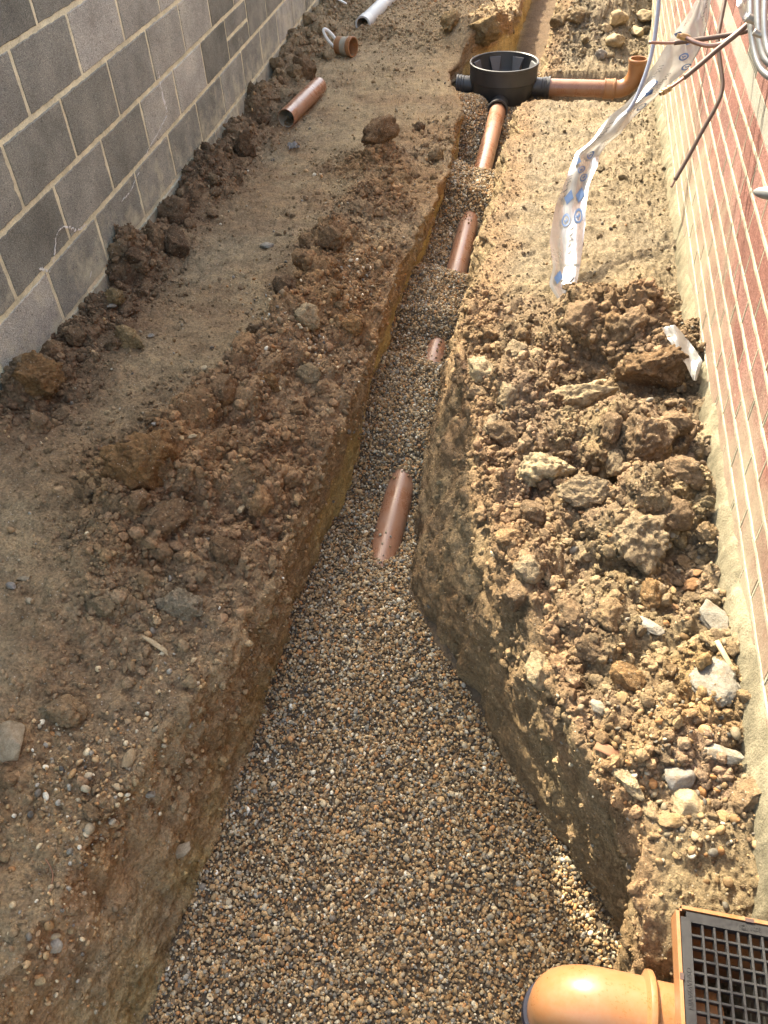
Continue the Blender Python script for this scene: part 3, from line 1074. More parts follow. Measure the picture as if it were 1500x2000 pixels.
airbrick = None
for cd in cand:
    if abs(cd[0] - (band_z[1] - .003)) < 1e-4 and cd[2] <= 2.88 < cd[3]: airbrick = cd
cand = [c for c in cand if c is not airbrick]
cand.sort(key=lambda c: -vis_size(*c[:4]))
brick_cache = {}
rest_bm = bmesh.new()
for i, (za, zc, ya, yb, ci) in enumerate(cand):
    rr = random.Random(ci * 977 + int(ya * 100))
    h = round(zc - za - 0.0095, 4)
    if i < 300 and vis_size(za, zc, ya, yb) > 0:
        key = (h, rr.randrange(5))
        if key not in brick_cache: brick_cache[key] = brick_mesh(0.2155, h, hash(key) & 0xfff)
        o = link_mesh('brick', brick_cache[key], M['brick'], hw, (0.045 + rr.uniform(-.0008, .0008), (ya + yb) / 2, (za + zc) / 2))
        kk = rr.uniform(.9, 1.1)
        o.color = (*[x * kk for x in rr.choice(brick_cols)], 1)
    else:
        box_bm(0.09, 0.2155, h, center=(0.045 + rr.uniform(-.0012, .0012), (ya + yb) / 2, (za + zc) / 2), bm=rest_bm)
rb_o = link_mesh('brick', bm_mesh('bricks', rest_bm, False), M['brick'], hw)
rb_o['kind'] = 'stuff'
rb_o.color = (.20, .088, .070, 1)
# rough mortar fillet left along the foot of the wall
n_ = 900
yy_ = np.linspace(.5, 10.4, n_)
zg_ = rzw(yy_)
q3_ = np.stack([yy_ * 0, yy_, yy_ * 0], -1)
w1_, w2_, w3_ = fbm(q3_, 6, 5, 501, .7), fbm(q3_, 14, 4, 503, .7), fbm(q3_, 19, 4, 505, .7)
prof_ = [(.004 + 0 * yy_, zg_ + .075 + .035 * w1_), (-.004 - .003 * w2_, zg_ + .066 + .035 * w1_), (-.012 - .007 * w2_, zg_ + .045 + .02 * w3_), (-.020 - .010 * w3_, zg_ + .012 + .015 * w1_), (-.026 - .010 * w2_, zg_ - .05)]
fv_ = np.concatenate([np.stack([np.minimum(px_, .004), yy_, pz_], 1) for px_, pz_ in prof_])
i_ = np.arange(n_ - 1)
ff_ = np.concatenate([np.stack([i_ + k * n_, i_ + (k + 1) * n_, i_ + 1 + (k + 1) * n_, i_ + 1 + k * n_], 1) for k in range(4)])
link_mesh('mortar_fillet', mesh_np('mortar_fillet', fv_, ff_), M['fillet'], hw)
# air brick: a slotted vent built into the course above the pale band
za, zc, ya, yb, ci = airbrick
av = link_mesh('air_brick', bm_mesh('air_brick', box_bm(0.02, 0.2155, 0.066, center=(0.030, (ya + yb) / 2, (za + zc) / 2)), False), M['vent'], hw)
fb = bmesh.new()
for k in range(9):
    yy = ya + 0.012 + k * 0.024
    for zz in (za + 0.0215, za + 0.0535):
        box_bm(0.022, 0.009, 0.026, center=(0.010, yy, zz), bm=fb)
for zz in (za + 0.007, za + 0.0375, za + 0.069):
    box_bm(0.0215, 0.2150, 0.006, center=(0.0102, (ya + yb) / 2, zz), bm=fb)
link_mesh('vent_bars', bm_mesh('vent_bars', fb, False), M['band'], av)

# ------------------------------------------------------------------ gravel in the trench: bed sheet + pebbles
GN_V, GN_U = 420, 60
gys = -0.98 + (6.75 + 0.98) * (np.linspace(0, 1, GN_V) ** 1.35)
GY = gys[:, None]


def gravel_h(x, y):
    pz = pipe_z(y)
    rel = np.interp(y, [1.2, 1.55, 1.76, 1.87, 1.98, 2.20, 2.31, 2.44, 2.90, 3.00, 3.08, 3.16, 3.26, 3.62, 3.74, 3.84, 4.22, 4.34, 4.44, 4.74, 4.84, 4.98, 5.3, 5.6, 5.9],
                    [.04, .105, .085, .045, .0, -.01, .05, .10, .105, .05, .034, .05, .115, .11, .05, -.015, -.015, .05, .13, .12, .0, -.11, -.12, -.07, -.02])
    base = np.where(y < 1.2, np.interp(y, [-1, 0, 1.2], [-.53, -.53, pipe_z(1.2) + .04]), pz + rel)
    base = np.where(y > 5.9, np.interp(y, [5.9, 6.8], [pipe_z(5.9) - .02, -.20]), base)
    dx = x - PIPE_X
    # gravel heaped against the left side near the chamber, lower along the right of the pipe
    left = np.exp(-((y - 5.75) / .35) ** 2) * sstep(0.02, 0.14, -dx) * 0.10
    side = sstep(1.7, 2.0, y) * (1 - sstep(4.6, 5.0, y)) * (0.035 * sstep(0.0, 0.12, -dx) - 0.02 * sstep(0.0, 0.09, dx))
    swell = 0.018 * fbm(np.stack([x, y + 0 * x, 0 * x], -1), 3.0, 2, 7) + 0.006 * vnoise(np.stack([x, y + 0 * x, 0 * x], -1), 14, 9)
    near = np.clip(1.7 - y, 0, 1) * 0.03 * np.abs(x + 0.25)
    return base + left + side + swell + near


gx0 = LBx(GY) - 0.03
gx1 = RBx(GY) + 0.05
GX = gx0 + (gx1 - gx0) * np.linspace(0, 1, GN_U)[None, :]
GYY = np.repeat(GY, GN_U, 1)
GZ = gravel_h(GX, GYY)
gi = np.arange(GN_V * GN_U).reshape(GN_V, GN_U)
gq = np.stack([gi[:-1, :-1], gi[:-1, 1:], gi[1:, 1:], gi[1:, :-1]], -1).reshape(-1, 4)
gme = mesh_np('gravel_bed', np.stack([GX, GYY, GZ - 0.006], -1).reshape(-1, 3), gq)
gbed = tag(link_mesh('gravel_bed', gme, M['gravel_bed']), kind='structure')


# ------------------------------------------------------------------ lumps: shapes for clods, crumbs, pebbles, stones
def ico(sub):
    bm = bmesh.new()
    bmesh.ops.create_icosphere(bm, subdivisions=sub, radius=1.0)
    v = np.array([x.co[:] for x in bm.verts])
    f = np.array([[w.index for w in x.verts] for x in bm.faces])
    bm.free()
    return v, f


ICO = {k: ico(k) for k in (1, 2, 3, 4, 5)}


def clod_mesh(name, sub, seed, rough=1.0, cuts=5, squash=(1, 1, 1)):
    v, f = ICO[sub]
    r = np.random.default_rng(seed)
    o = r.uniform(-40, 40, 3)
    q = v + o
    p = v * (1 + 0.26 * vnoise(q, 1.1, seed) + rough * .22 * (np.abs(fbm(q, 1.9, 2, seed + 3)) - .25))[:, None]
    for k in range(cuts):
        n = r.normal(size=3); n /= np.linalg.norm(n)
        c = r.uniform(.55, .88)
        dd = p @ n - c
        p = p - np.where(dd > 0, dd * 0.92, 0)[:, None] * n
    rad = np.zeros(len(v))
    q = p + o
    rad += rough * .16 * fbm(q, 3.2, 4 if sub >= 4 else 2, seed + 41, .6)
    if sub >= 3:
        w3 = np.stack([vnoise(q, 3, seed + 1), vnoise(q, 3, seed + 2), vnoise(q, 3, seed + 4)], -1)
        f1, f2, _ = worley(q + 0.14 * w3, 2.3, seed + 9)
        rad += rough * 0.27 * (np.clip(1 - f1, -.2, 1) - .45)
        rad += rough * 0.13 * (np.abs(vnoise(q, 6.5, seed + 5)) - .3)
    else:
        rad += rough * .16 * vnoise(q, 2.6, seed + 2)
    if sub >= 4:
        f1, f2, _ = worley(q + .05 * w3, 5.6, seed + 19)
        rad += rough * 0.09 * (np.clip(1 - f1, -.2, 1) - .45)
        rad += rough * 0.06 * vnoise(q, 17, seed + 6)
    if sub >= 5:
        f1, f2, _ = worley(q, 13.0, seed + 29)
        rad += rough * 0.035 * (np.clip(1 - f1, -.2, 1) - .45)
        rad += rough * 0.03 * vnoise(q, 40, seed + 8)
    p = p + v * rad[:, None]
    p = p * np.array(squash)
    return mesh_np(name, p, f, smooth=sub >= 3)


def stone_mesh(name, sub, seed, cuts=11, squash=(1, .75, .55), rough=.35):
    return clod_mesh(name, sub, seed, rough, cuts, squash)


def pebble_mesh(name, sub, seed):
    v, f = ICO[sub]
    r = np.random.default_rng(seed)
    q = v + r.uniform(-40, 40, 3)
    rad = 1 + 0.22 * vnoise(q, 1.0, seed) + .05 * vnoise(q, 2.6, seed + 1)
    p = v * rad[:, None]
    for k in range(3):
        n = r.normal(size=3); n /= np.linalg.norm(n)
        dd = p @ n - r.uniform(.65, .95)
        p = p - np.where(dd > 0, dd * .8, 0)[:, None] * n
    return mesh_np(name, p * np.array([1, r.uniform(.65, .95), r.uniform(.42, .75)]), f)


def scatter_object(name, pts, scale, rot, tint, idx, meshes, mat, parent=None):
    """ONE object that carries thousands of small real pieces (geometry nodes, instances on its own points)."""
    me = bpy.data.meshes.new(name)
    me.vertices.add(len(pts))
    me.vertices.foreach_set('co', np.asarray(pts, dtype=np.float32).ravel())
    for an, ty, arr in (('psize', 'FLOAT_VECTOR', scale), ('prot', 'FLOAT_VECTOR', rot), ('tint', 'FLOAT_COLOR', np.concatenate([tint, np.ones((len(pts), 1))], 1))):
        a = me.attributes.new(an, ty, 'POINT')
        a.data.foreach_set('color' if ty == 'FLOAT_COLOR' else 'vector', np.asarray(arr, dtype=np.float32).ravel())
    a = me.attributes.new('pick', 'INT', 'POINT')
    a.data.foreach_set('value', np.asarray(idx, dtype=np.int32))
    me.update()
    col = bpy.data.collections.new(name + '_shapes')
    for i, m in enumerate(meshes):
        if not m.materials: m.materials.append(mat)
        col.objects.link(bpy.data.objects.new('%s_shape_%02d' % (name, i), m))
    o = link_mesh(name, me, mat, parent)
    ng = bpy.data.node_groups.new(name + '_nodes', 'GeometryNodeTree')
    ng.interface.new_socket('Geometry', in_out='INPUT', socket_type='NodeSocketGeometry')
    ng.interface.new_socket('Geometry', in_out='OUTPUT', socket_type='NodeSocketGeometry')
    gi_, go_ = ng.nodes.new('NodeGroupInput'), ng.nodes.new('NodeGroupOutput')
    ci = ng.nodes.new('GeometryNodeCollectionInfo')
    ci.inputs['Collection'].default_value = col
    ci.inputs['Separate Children'].default_value = True
    ci.inputs['Reset Children'].default_value = True
    ip = ng.nodes.new('GeometryNodeInstanceOnPoints')
    ip.inputs['Pick Instance'].default_value = True

    def attr(nm, ty):
        x = ng.nodes.new('GeometryNodeInputNamedAttribute')
        x.data_type = ty
        x.inputs['Name'].default_value = nm
        return [s for s in x.outputs if s.enabled and s.name == 'Attribute'][0]
    er = ng.nodes.new('FunctionNodeEulerToRotation')
    L = ng.links.new
    L(gi_.outputs[0], ip.inputs['Points'])
    L(ci.outputs[0], ip.inputs['Instance'])
    L(attr('pick', 'INT'), ip.inputs['Instance Index'])
    L(attr('prot', 'FLOAT_VECTOR'), er.inputs[0])
    L(er.outputs[0], ip.inputs['Rotation'])
    L(attr('psize', 'FLOAT_VECTOR'), ip.inputs['Scale'])
    L(ip.outputs[0], go_.inputs[0])
    md = o.modifiers.new('pieces', 'NODES')
    md.node_group = ng
    return o


PEB_COLS = np.array([(.30, .20, .11), (.24, .15, .075), (.36, .25, .14), (.19, .135, .085), (.27, .23, .17), (.15, .13, .11), (.42, .34, .23),
                     (.33, .17, .075), (.13, .085, .05), (.22, .205, .18), (.50, .45, .36), (.085, .08, .075), (.28, .19, .10), (.60, .57, .50)])
PEB_W = np.array([.15, .12, .14, .10, .10, .06, .09, .06, .06, .06, .035, .02, .015, .01])
PEB_W = PEB_W / PEB_W.sum()


def pebble_tints(n):
    c = PEB_COLS[RNG.choice(len(PEB_COLS), n, p=PEB_W)]
    return c * RNG.uniform(.85, 1.45, (n, 1)) * np.array([1.0, .985, .92])


peb_meshes = [pebble_mesh('pebble_%d' % i, 2, 100 + i) for i in range(10)]
# gravel pebbles: two jittered layers
cand_n = 275000
t = RNG.random(cand_n)
yy = -0.75 + 7.4 * t
wgt = np.clip((RBx(yy) + .03 - LBx(yy)) / 1.25, 0, 1)
keep = RNG.random(cand_n) < wgt * np.interp(yy, [0, 2.0, 3.0, 5, 7], [1.0, 1.0, .9, .75, .6])
yy = yy[keep]
u = RNG.random(len(yy))
xx = LBx(yy) - .015 + (RBx(yy) + .03 - LBx(yy)) * u
zz = gravel_h(xx, yy)
off_pipe = ~((np.abs(xx - PIPE_X) < .050) & (zz < pipe_z(yy) + np.sqrt(np.maximum(.055 ** 2 - (xx - PIPE_X) ** 2, 0)) - .002) & (yy > 1.5) & (yy < 5.9))
xx, yy, zz = xx[off_pipe], yy[off_pipe], zz[off_pipe]
n = len(xx)
size = np.clip(RNG.lognormal(math.log(.0044), .36, n), .0024, .0115) * np.interp(yy, [0, 2, 4, 7], [1, 1, 1.1, 1.2])
pts = np.stack([xx, yy, zz + RNG.uniform(-.004, .006, n)], 1)
# a few strays lying on the pipe
ns = 46
ysx = np.concatenate([RNG.normal(2.29, .03, 16), RNG.normal(1.95, .04, 8), RNG.normal(4.27, .05, 14), RNG.normal(3.08, .04, 8)])
a = RNG.normal(0, .45, ns)
sp = np.stack([PIPE_X + .0575 * np.sin(a), ysx, pipe_z(ysx) + .0575 * np.cos(a)], 1)
pts = np.concatenate([pts, sp]); size = np.concatenate([size, RNG.uniform(.004, .007, ns)]); n = len(pts)
gravel = scatter_object('gravel', pts, size[:, None] * np.ones((1, 3)), RNG.uniform(0, 6.283, (n, 3)) * np.array([.22, .22, 1]) + RNG.normal(0, .35, (n, 3)),
                        pebble_tints(n), RNG.integers(0, len(peb_meshes), n), peb_meshes, M['pebble'])
tag(gravel, kind='stuff')

# ------------------------------------------------------------------ soil crumbs and stray pebbles over the ground
LUMP = lump.reshape(-1)
area = np.zeros((NV, NU))
du = np.linalg.norm(np.diff(P, axis=1), axis=-1)
dv = np.gradient(YS)[:, None]
area[:, :-1] = du * dv
area = area.reshape(-1)
segflat = (np.zeros((NV, NU)) + 0 * segA + 1 * segB + 2 * (1 - segA - segB - segD - segE) + 3 * segD + 4 * segE).astype(int).reshape(-1)
inview = (_px > -60) & (_px < 1560) & (_py > -60) & (_py < 2060) & (Pf[:, 1] > 0.2)
face_ok = np.where((segflat == 1), np.clip(1 - TB.reshape(-1) * 1.6, 0.06, 1), 1.0) * np.where(segflat == 2, 0, 1) * np.where(segflat == 3, .35, 1)
patch = np.clip(.55 + 1.6 * fbm(Pf, 4.0, 3, 301), .06, 2.2)
lipE = ((segflat == 4) & (TE.reshape(-1) < .14)) * .5
dens = area * (0.12 * patch + LUMP ** 1.3 + lipE) * inview * face_ok * np.interp(Pf[:, 1], [0, 1, 3, 6, 10], [1, 1, .7, .45, .3])
pc = dens / dens.sum()
NCR = 100000
ids = RNG.choice(len(Pf), NCR, p=pc)
size = np.clip(RNG.lognormal(math.log(.0037), .66, NCR), .0015, .019) * np.interp(LUMP[ids], [0, .25, .5, 1], [.42, .55, .9, 1.1])
jit = RNG.uniform(-.004, .004, (NCR, 3))
pts = Pf[ids] + jit + Nf[ids] * (size * .15)[:, None]
tint = Sf[ids] * RNG.uniform(.72, 1.32, (NCR, 1)) * RNG.uniform(.98, 1.02, (NCR, 3))
crumb_meshes = [clod_mesh('crumb_%d' % i, 2 if i < 5 else 3, 300 + i, 1.0, 9, (1, RNG.uniform(.7, 1), RNG.uniform(.6, .9))) for i in range(8)]
big = size > .009
pick = np.where(big, RNG.integers(5, 8, NCR), RNG.integers(0, 5, NCR))
crumbs = scatter_object('soil_crumbs', pts, size[:, None] * np.ones((1, 3)), RNG.uniform(0, 6.283, (NCR, 3)), tint, pick, crumb_meshes, M['crumb'])
tag(crumbs, kind='stuff')
# stray pebbles in the soil, thicker in a few spilled patches
spill = np.zeros(len(Pf))
for (px, py, r, w) in [(150, 1530, 110, 6), (200, 1480, 60, 6), (720, 520, 45, 5), (690, 560, 40, 4), (540, 620, 60, 3), (120, 1600, 90, 4), (600, 630, 40, 3),
                       (330, 1290, 90, 2), (690, 840, 40, 2), (1330, 1480, 120, 6), (1240, 1440, 90, 4), (1400, 1620, 90, 5), (1380, 1130, 60, 3), (620, 690, 40, 3), (60, 1850, 120, 2), (170, 1850, 120, 2)]:
    spill += w * np.exp(-(((_px - px) ** 2 + (_py - py) ** 2) / (r * r)))
densP = area * inview * face_ok * (.35 + .5 * (segflat == 4) * (Pf[:, 1] < 2.3) + spill * 2.2)
NPB = 5600
ids = RNG.choice(len(Pf), NPB, p=densP / densP.sum())
size = np.clip(RNG.lognormal(math.log(.0052), .42, NPB), .002, .016)
pts = Pf[ids] + RNG.uniform(-.004, .004, (NPB, 3)) + Nf[ids] * (size * .3)[:, None]
tt = pebble_tints(NPB) * np.where(segflat[ids] == 4, .62, 1.0)[:, None]  # pebbles on the sunlit right ground darkened in colour to offset the sun
pebbles = scatter_object('pebbles', pts, size[:, None] * np.ones((1, 3)), RNG.uniform(0, 6.283, (NPB, 3)), tt, RNG.integers(0, len(peb_meshes), NPB), peb_meshes, M['pebble'])
tag(pebbles, kind='stuff')

# ------------------------------------------------------------------ clods and stones that can be told apart
CB, CO, CD, CT, CP, CC, CG = (.165, .106, .060), (.215, .122, .055), (.115, .075, .045), (.235, .175, .105), (.35, .275, .172), (.250, .174, .088), (.25, .202, .138)
CPc = (.345, .275, .175)
RB_, RO_, RT_ = (.205, .142, .088), (.235, .148, .075), (.27, .208, .135)
WH, GW, YS_, OS, GS = (.25, .23, .19), (.21, .195, .165), (.255, .18, .095), (.24, .135, .07), (.19, .18, .165)


def lump_at(name, me, px, py, wpx, col, label, cat, hr=1.0, sink=.30, rot=None, group=None, mat=None, tall=None):
    """Rest a lump on the ground seen at (px, py), about wpx photograph pixels wide."""
    i = hit(px, py)
    p, nrm = Pf[i], Nf[i]
    r = wpx * _dep[i] / 1570.0 / 2.0
    rr = random.Random(int(px * 7 + py))
    rz_ = rr.uniform(0, 6.28) if rot is None else rot
    sc = (r, r * (hr if tall is None else 1), r * (hr if tall is None else tall))
    o = link_mesh(name, me, mat, None, tuple(p + nrm * r * sc[2] / r * (.62 - sink)), (rr.uniform(-.25, .25), rr.uniform(-.25, .25), rz_), sc)
    kk = rr.uniform(.9, 1.1)
    o.color = (*[c * kk for c in col], 1)
    tag(o, label, cat, group)
    return o


def clod(px, py, wpx, col, label, sub=4, hr=.8, seed=None, cuts=4, **kw):
    me = clod_mesh('soil_clod', 5 if wpx >= 95 else 4, seed or int(px * 3 + py), .85, cuts + 6)
    me.materials.append(M['clod'])
    return lump_at('soil_clod', me, px, py, wpx, col, label, 'soil clod', hr, **kw)


def stone(px, py, wpx, col, label, hr=.7, squash=(1, .75, .55), seed=None, sub=4, rough=.35, **kw):
    me = stone_mesh('stone', sub, seed or int(px * 5 + py), 10, squash, rough)
    me.materials.append(M['stone'])
    return lump_at('stone', me, px, py, wpx, col, label, 'stone', hr, **kw)


clod(72, 735, 100, CO, 'large orange-brown clod at the foot of the block wall, nearest of its row', 5, .85)
clod(301, 470, 42, CB, 'narrow upright brown clod leaning on the block wall', 4, 1.0, tall=1.5)
clod(338, 480, 66, CD, 'ridged dark clod beside the narrow upright one by the block wall', 5, .9)
clod(478, 292, 46, CD, 'tall dark clod against the block wall below the open end of the loose pipe', 5, .9, tall=1.5)
clod(588, 140, 48, CB, 'dark flat-sided clod at the block wall beyond the loose orange pipe', 4, 1.0)
clod(556, 192, 34, CT, 'tan clod at the block wall left of the far end of the loose pipe', 4, .9)
clod(645, 112, 30, CT, 'tan angular clod beside the orange pipe coupler', 4, .9)
clod(258, 508, 44, CD, 'dark crumbly clod heaped against the block wall', 4, .85)
clod(222, 580, 46, CC, 'olive-brown clod below the second bed joint of the block wall', 4, .8)
clod(253, 672, 78, CC, 'broad yellowish-brown clod beside the trodden path', 5, .7)
clod(156, 658, 46, CB, 'brown clod tucked under the corner of the mortar by the block wall', 4, .8)
clod(110, 690, 60, CB, 'brown clod behind the large orange-brown one', 4, .8)
clod(592, 620, 58, CP, 'pale clay lump sitting in spilled gravel on the ridge', 4, .9)
clod(815, 252, 30, CD, 'small dark round clod alone on the trodden soil near the trench lip', 4, .9)
clod(742, 272, 84, CB, 'rough brown clod dug up beside the far trench', 5, .75)
clod(365, 1188, 96, CG, 'big grey-brown angular clod on the left bank', 5, .7, cuts=8)
clod(195, 1178, 80, CT, 'pale broken clod left of the big grey-brown one', 5, .6)
clod(96, 1388, 56, CT, 'low tan clod beside the grey rounded slab', 4, .6)
clod(285, 890, 150, CO, 'very large orange-brown clod on the shoulder of the left bank', 5, .8, sink=.5)
clod(1268, 715, 125, CB, 'very large dark brown clod on the heap by the brick wall', 5, .8, sink=.45)
clod(1150, 625, 86, RB_, 'brown clod on top of the heap below the hanging plastic', 5, .8)
clod(1245, 640, 90, RB_, 'brown clod at the back of the heap near the plastic scrap', 5, .8)
clod(1105, 785, 150, CPc, 'long ledge of pale yellow clay under the dark heap', 5, .55, cuts=8, rot=.2)
clod(1070, 910, 116, CPc, 'pale yellow clay boulder on the sunny lip of the right bank', 5, .75, cuts=7)
clod(1155, 965, 100, RT_, 'ochre clod below the pale yellow boulder', 5, .65, cuts=6)
clod(1232, 1060, 130, RT_, 'large layered ochre clay lump in the middle of the right bank', 5, .95, cuts=6)
clod(1265, 880, 120, RB_, 'rough brown clod behind the layered ochre lump', 5, .85)
clod(1330, 935, 90, RB_, 'brown clod between the ochre lump and the brick wall', 5, .8)
clod(938, 735, 76, CPc, 'pale clay clod on the edge of the right trench side', 5, .75, cuts=6)
clod(1000, 770, 60, RT_, 'tan clod beside the pale one at the trench edge', 4, .9)
clod(1060, 1312, 80, CP, 'pale stony clod on the corner of the right bank', 5, .75)
clod(1050, 1005, 66, RB_, 'brown clod half in shade on the right bank', 4, .8)
clod(1015, 1165, 80, RB_, 'brown clod at the shaded edge of the right bank', 5, .8)
clod(1120, 1195, 70, RB_, 'brown clod in front of the ochre lump', 5, .8)
clod(1265, 1165, 76, RO_, 'orange-brown crumbly clod under the ochre lump', 5, .75)
clod(1220, 1330, 90, RO_, 'orange-stained clod left of the large white mortar lump', 5, .6)
clod(1230, 1525, 80, CPc, 'pale sandy clod at the broken edge of the right bank', 5, .5)
clod(888, 45, 66, CC, 'ribbed clay slab on the mound beyond the black chamber', 5, .6, cuts=7)
clod(940, 60, 70, CC, 'ochre clay block on the mound edge beyond the black chamber', 5, .8, cuts=7)
clod(1095, 45, 46, CT, 'tan clod on the far spoil heap', 4, .8)
clod(1130, 35, 40, CT, 'tan clod higher on the far spoil heap', 4, .8)

clod(985, 850, 70, RB_, 'brown clod on the shaded side of the trench edge', 5, .8, sink=.5)
clod(1200, 905, 70, RT_, 'tan clod between the pale boulder and the rough brown clod', 5, .8, sink=.45)
clod(1320, 830, 76, RB_, 'brown clod under the front of the dark heap', 5, .8, sink=.45)
clod(1130, 1090, 90, RT_, 'broad tan clod left of the layered ochre lump', 5, .7, sink=.5)
clod(1310, 1010, 90, RB_, 'rugged brown clod right of the layered ochre lump', 5, .9, sink=.4)
clod(1040, 1110, 70, RT_, 'tan clod on the sunlit edge above the trench', 5, .8, sink=.45)
clod(1160, 1270, 80, RB_, 'brown clod left of the flat cream-white stone', 5, .7, sink=.5)
clod(1085, 1400, 70, RB_, 'brown clod at the lower corner of the right bank', 5, .7, sink=.5)
clod(960, 830, 60, RT_, 'tan clod on the trench edge below the pale clay clod', 5, .8, sink=.45)
clod(1010, 690, 64, RT_, 'tan clod on the sunny strip left of the dark heap', 5, .7, sink=.5)
clod(1190, 835, 64, RB_, 'brown clod in the hollow below the yellow clay ledge', 5, .8, sink=.45)
clod(430, 760, 80, CB, 'brown clod on the crest of the left ridge right of the path', 5, .8, sink=.35)
clod(520, 745, 60, CO, 'orange-brown clod in the middle of the left ridge', 5, .8, sink=.35)
clod(600, 735, 56, CT, 'tan clod on the left ridge nearest the small pipe patch', 5, .8, sink=.35)
clod(440, 1080, 74, CB, 'brown clod below the cream stone on the left ridge', 5, .75, sink=.4)
clod(650, 470, 60, CB, 'brown clod on the left ridge right of the white stone chip', 5, .85, sink=.35)
clod(330, 1010, 90, CB, 'broad brown clod under the very large orange-brown one', 5, .7, sink=.45)
clod(560, 560, 60, CD, 'dark clod on the ridge beyond the pale clay lump', 5, .8, sink=.35)
clod(690, 640, 56, CO, 'orange-brown clod close to the left trench edge', 5, .75, sink=.4)
stone(20, 1452, 96, CG, 'smooth grey rounded slab at the left edge of the photo', .8, (1, 1, .5), rough=.15, sink=.4)
stone(1272, 1228, 62, WH, 'small flat cream-white stone on the right bank', .8, (1, .55, .35), rot=-.5)
stone(1380, 1212, 80, GW, 'grey-white angular stone by the brick wall', 1.0, (1, .8, .6))
stone(1392, 1348, 112, GW, 'largest grey-white lump of old mortar by the brick wall', 1.0, (.85, 1, .5), rot=.15, sub=5, rough=.45)
stone(1418, 1482, 80, WH, 'white crusty lump of mortar below the largest one', .8, (1, .6, .5), rot=-.3, rough=.5)
stone(1326, 1517, 68, GS, 'blue-grey blocky stone in the rubble', 1.0, (1, .85, .7))
stone(1358, 1572, 84, CPc, 'tan faceted stone below the blue-grey one', 1.0, (1, .85, .7))
stone(1320, 1605, 56, YS_, 'yellow-brown stone beside the tan faceted stone', 1.0, (.7, 1, .6))
stone(1175, 1387, 42, WH, 'small white stone at the broken edge of the right bank', .9, (1, .7, .5), rot=-.6)
stone(1358, 1082, 44, WH, 'cream stone in the gully beside the brick wall', .9, (1, .7, .6))
stone(1345, 1112, 34, YS_, 'yellowish stone just below the cream one by the brick wall', .9)
stone(1354, 1146, 44, OS, 'orange stone below the yellowish one by the brick wall', .9)
stone(1415, 1600, 32, YS_, 'bright yellow stone in the lower rubble', .9)
stone(1460, 1555, 44, WH, 'cream stone close to the brick wall in the lower rubble', .9)
stone(1243, 712, 30, GW, 'small cube-like grey stone stuck in the dark heap', 1.0, (1, .9, .9))
stone(1172, 750, 64, CP, 'thin pale slab tilted on the yellow clay ledge', 1.0, (1, .55, .25), rot=.6, sink=0)
stone(1263, 1182, 26, OS, 'small oval tan pebble on the right bank', .8)
stone(521, 484, 30, WH, 'white stone chip on the trodden left path', 1.0, (1, .85, .5))
stone(302, 1268, 74, CP, 'long flat pale stone on the left bank', .5, (1, .32, .2), rot=-.35, sink=0)
stone(255, 1487, 46, CT, 'pale oval stone standing at the edge of the left bank', 1.0, (.5, 1, .5), rot=.1)
stone(102, 1846, 34, WH, 'cream six-sided stone in the lower left soil', .9, (1, .95, .5))
stone(77, 1917, 28, YS_, 'ochre pebble below the cream six-sided stone', .9)
stone(135, 1815, 22, YS_, 'small amber stone right of the cream six-sided stone', .9)
stone(46, 1133, 34, CG, 'grey oblong pebble on the left path', .7, (1, .5, .4), rot=.1)
stone(20, 1147, 24, GS, 'round grey pebble at the left edge of the path', .9)
stone(350, 1660, 44, CG, 'rounded stone bedded in the left trench side', .9, (.65, 1, .5))
stone(291, 1550, 28, WH, 'pale knobbly stone in the left trench side', .9)
stone(375, 852, 20, CP, 'small cream pebble on the crumbly left ridge', .8)
stone(470, 990, 28, CP, 'cream stone among the crumbs on the left ridge', .8)
stone(220, 598, 18, WH, 'small white stone on the clods by the block wall', .9)
stone(297, 657, 14, WH, 'tiny white stone on the edge of the trodden path', .9)
for q, (px, py, w, lab) in enumerate([(1205, 45, 46, 'pale rock leftmost in the cluster on the far spoil heap'), (1258, 38, 40, 'pale rock nearest the brick wall on the far spoil heap'),
                                      (1238, 66, 36, 'pale rock lower in the cluster on the far spoil heap'), (1208, 85, 40, 'pale curved clay rock at the foot of the far spoil heap'),
                                      (1178, 112, 32, 'grey flat stone below the far spoil heap'), (1180, 60, 30, 'small pale rock between the clods of the far spoil heap')]):
    stone(px, py, w, CP if q != 4 else GS, lab, .9, (1, .8, .7), rough=.5)

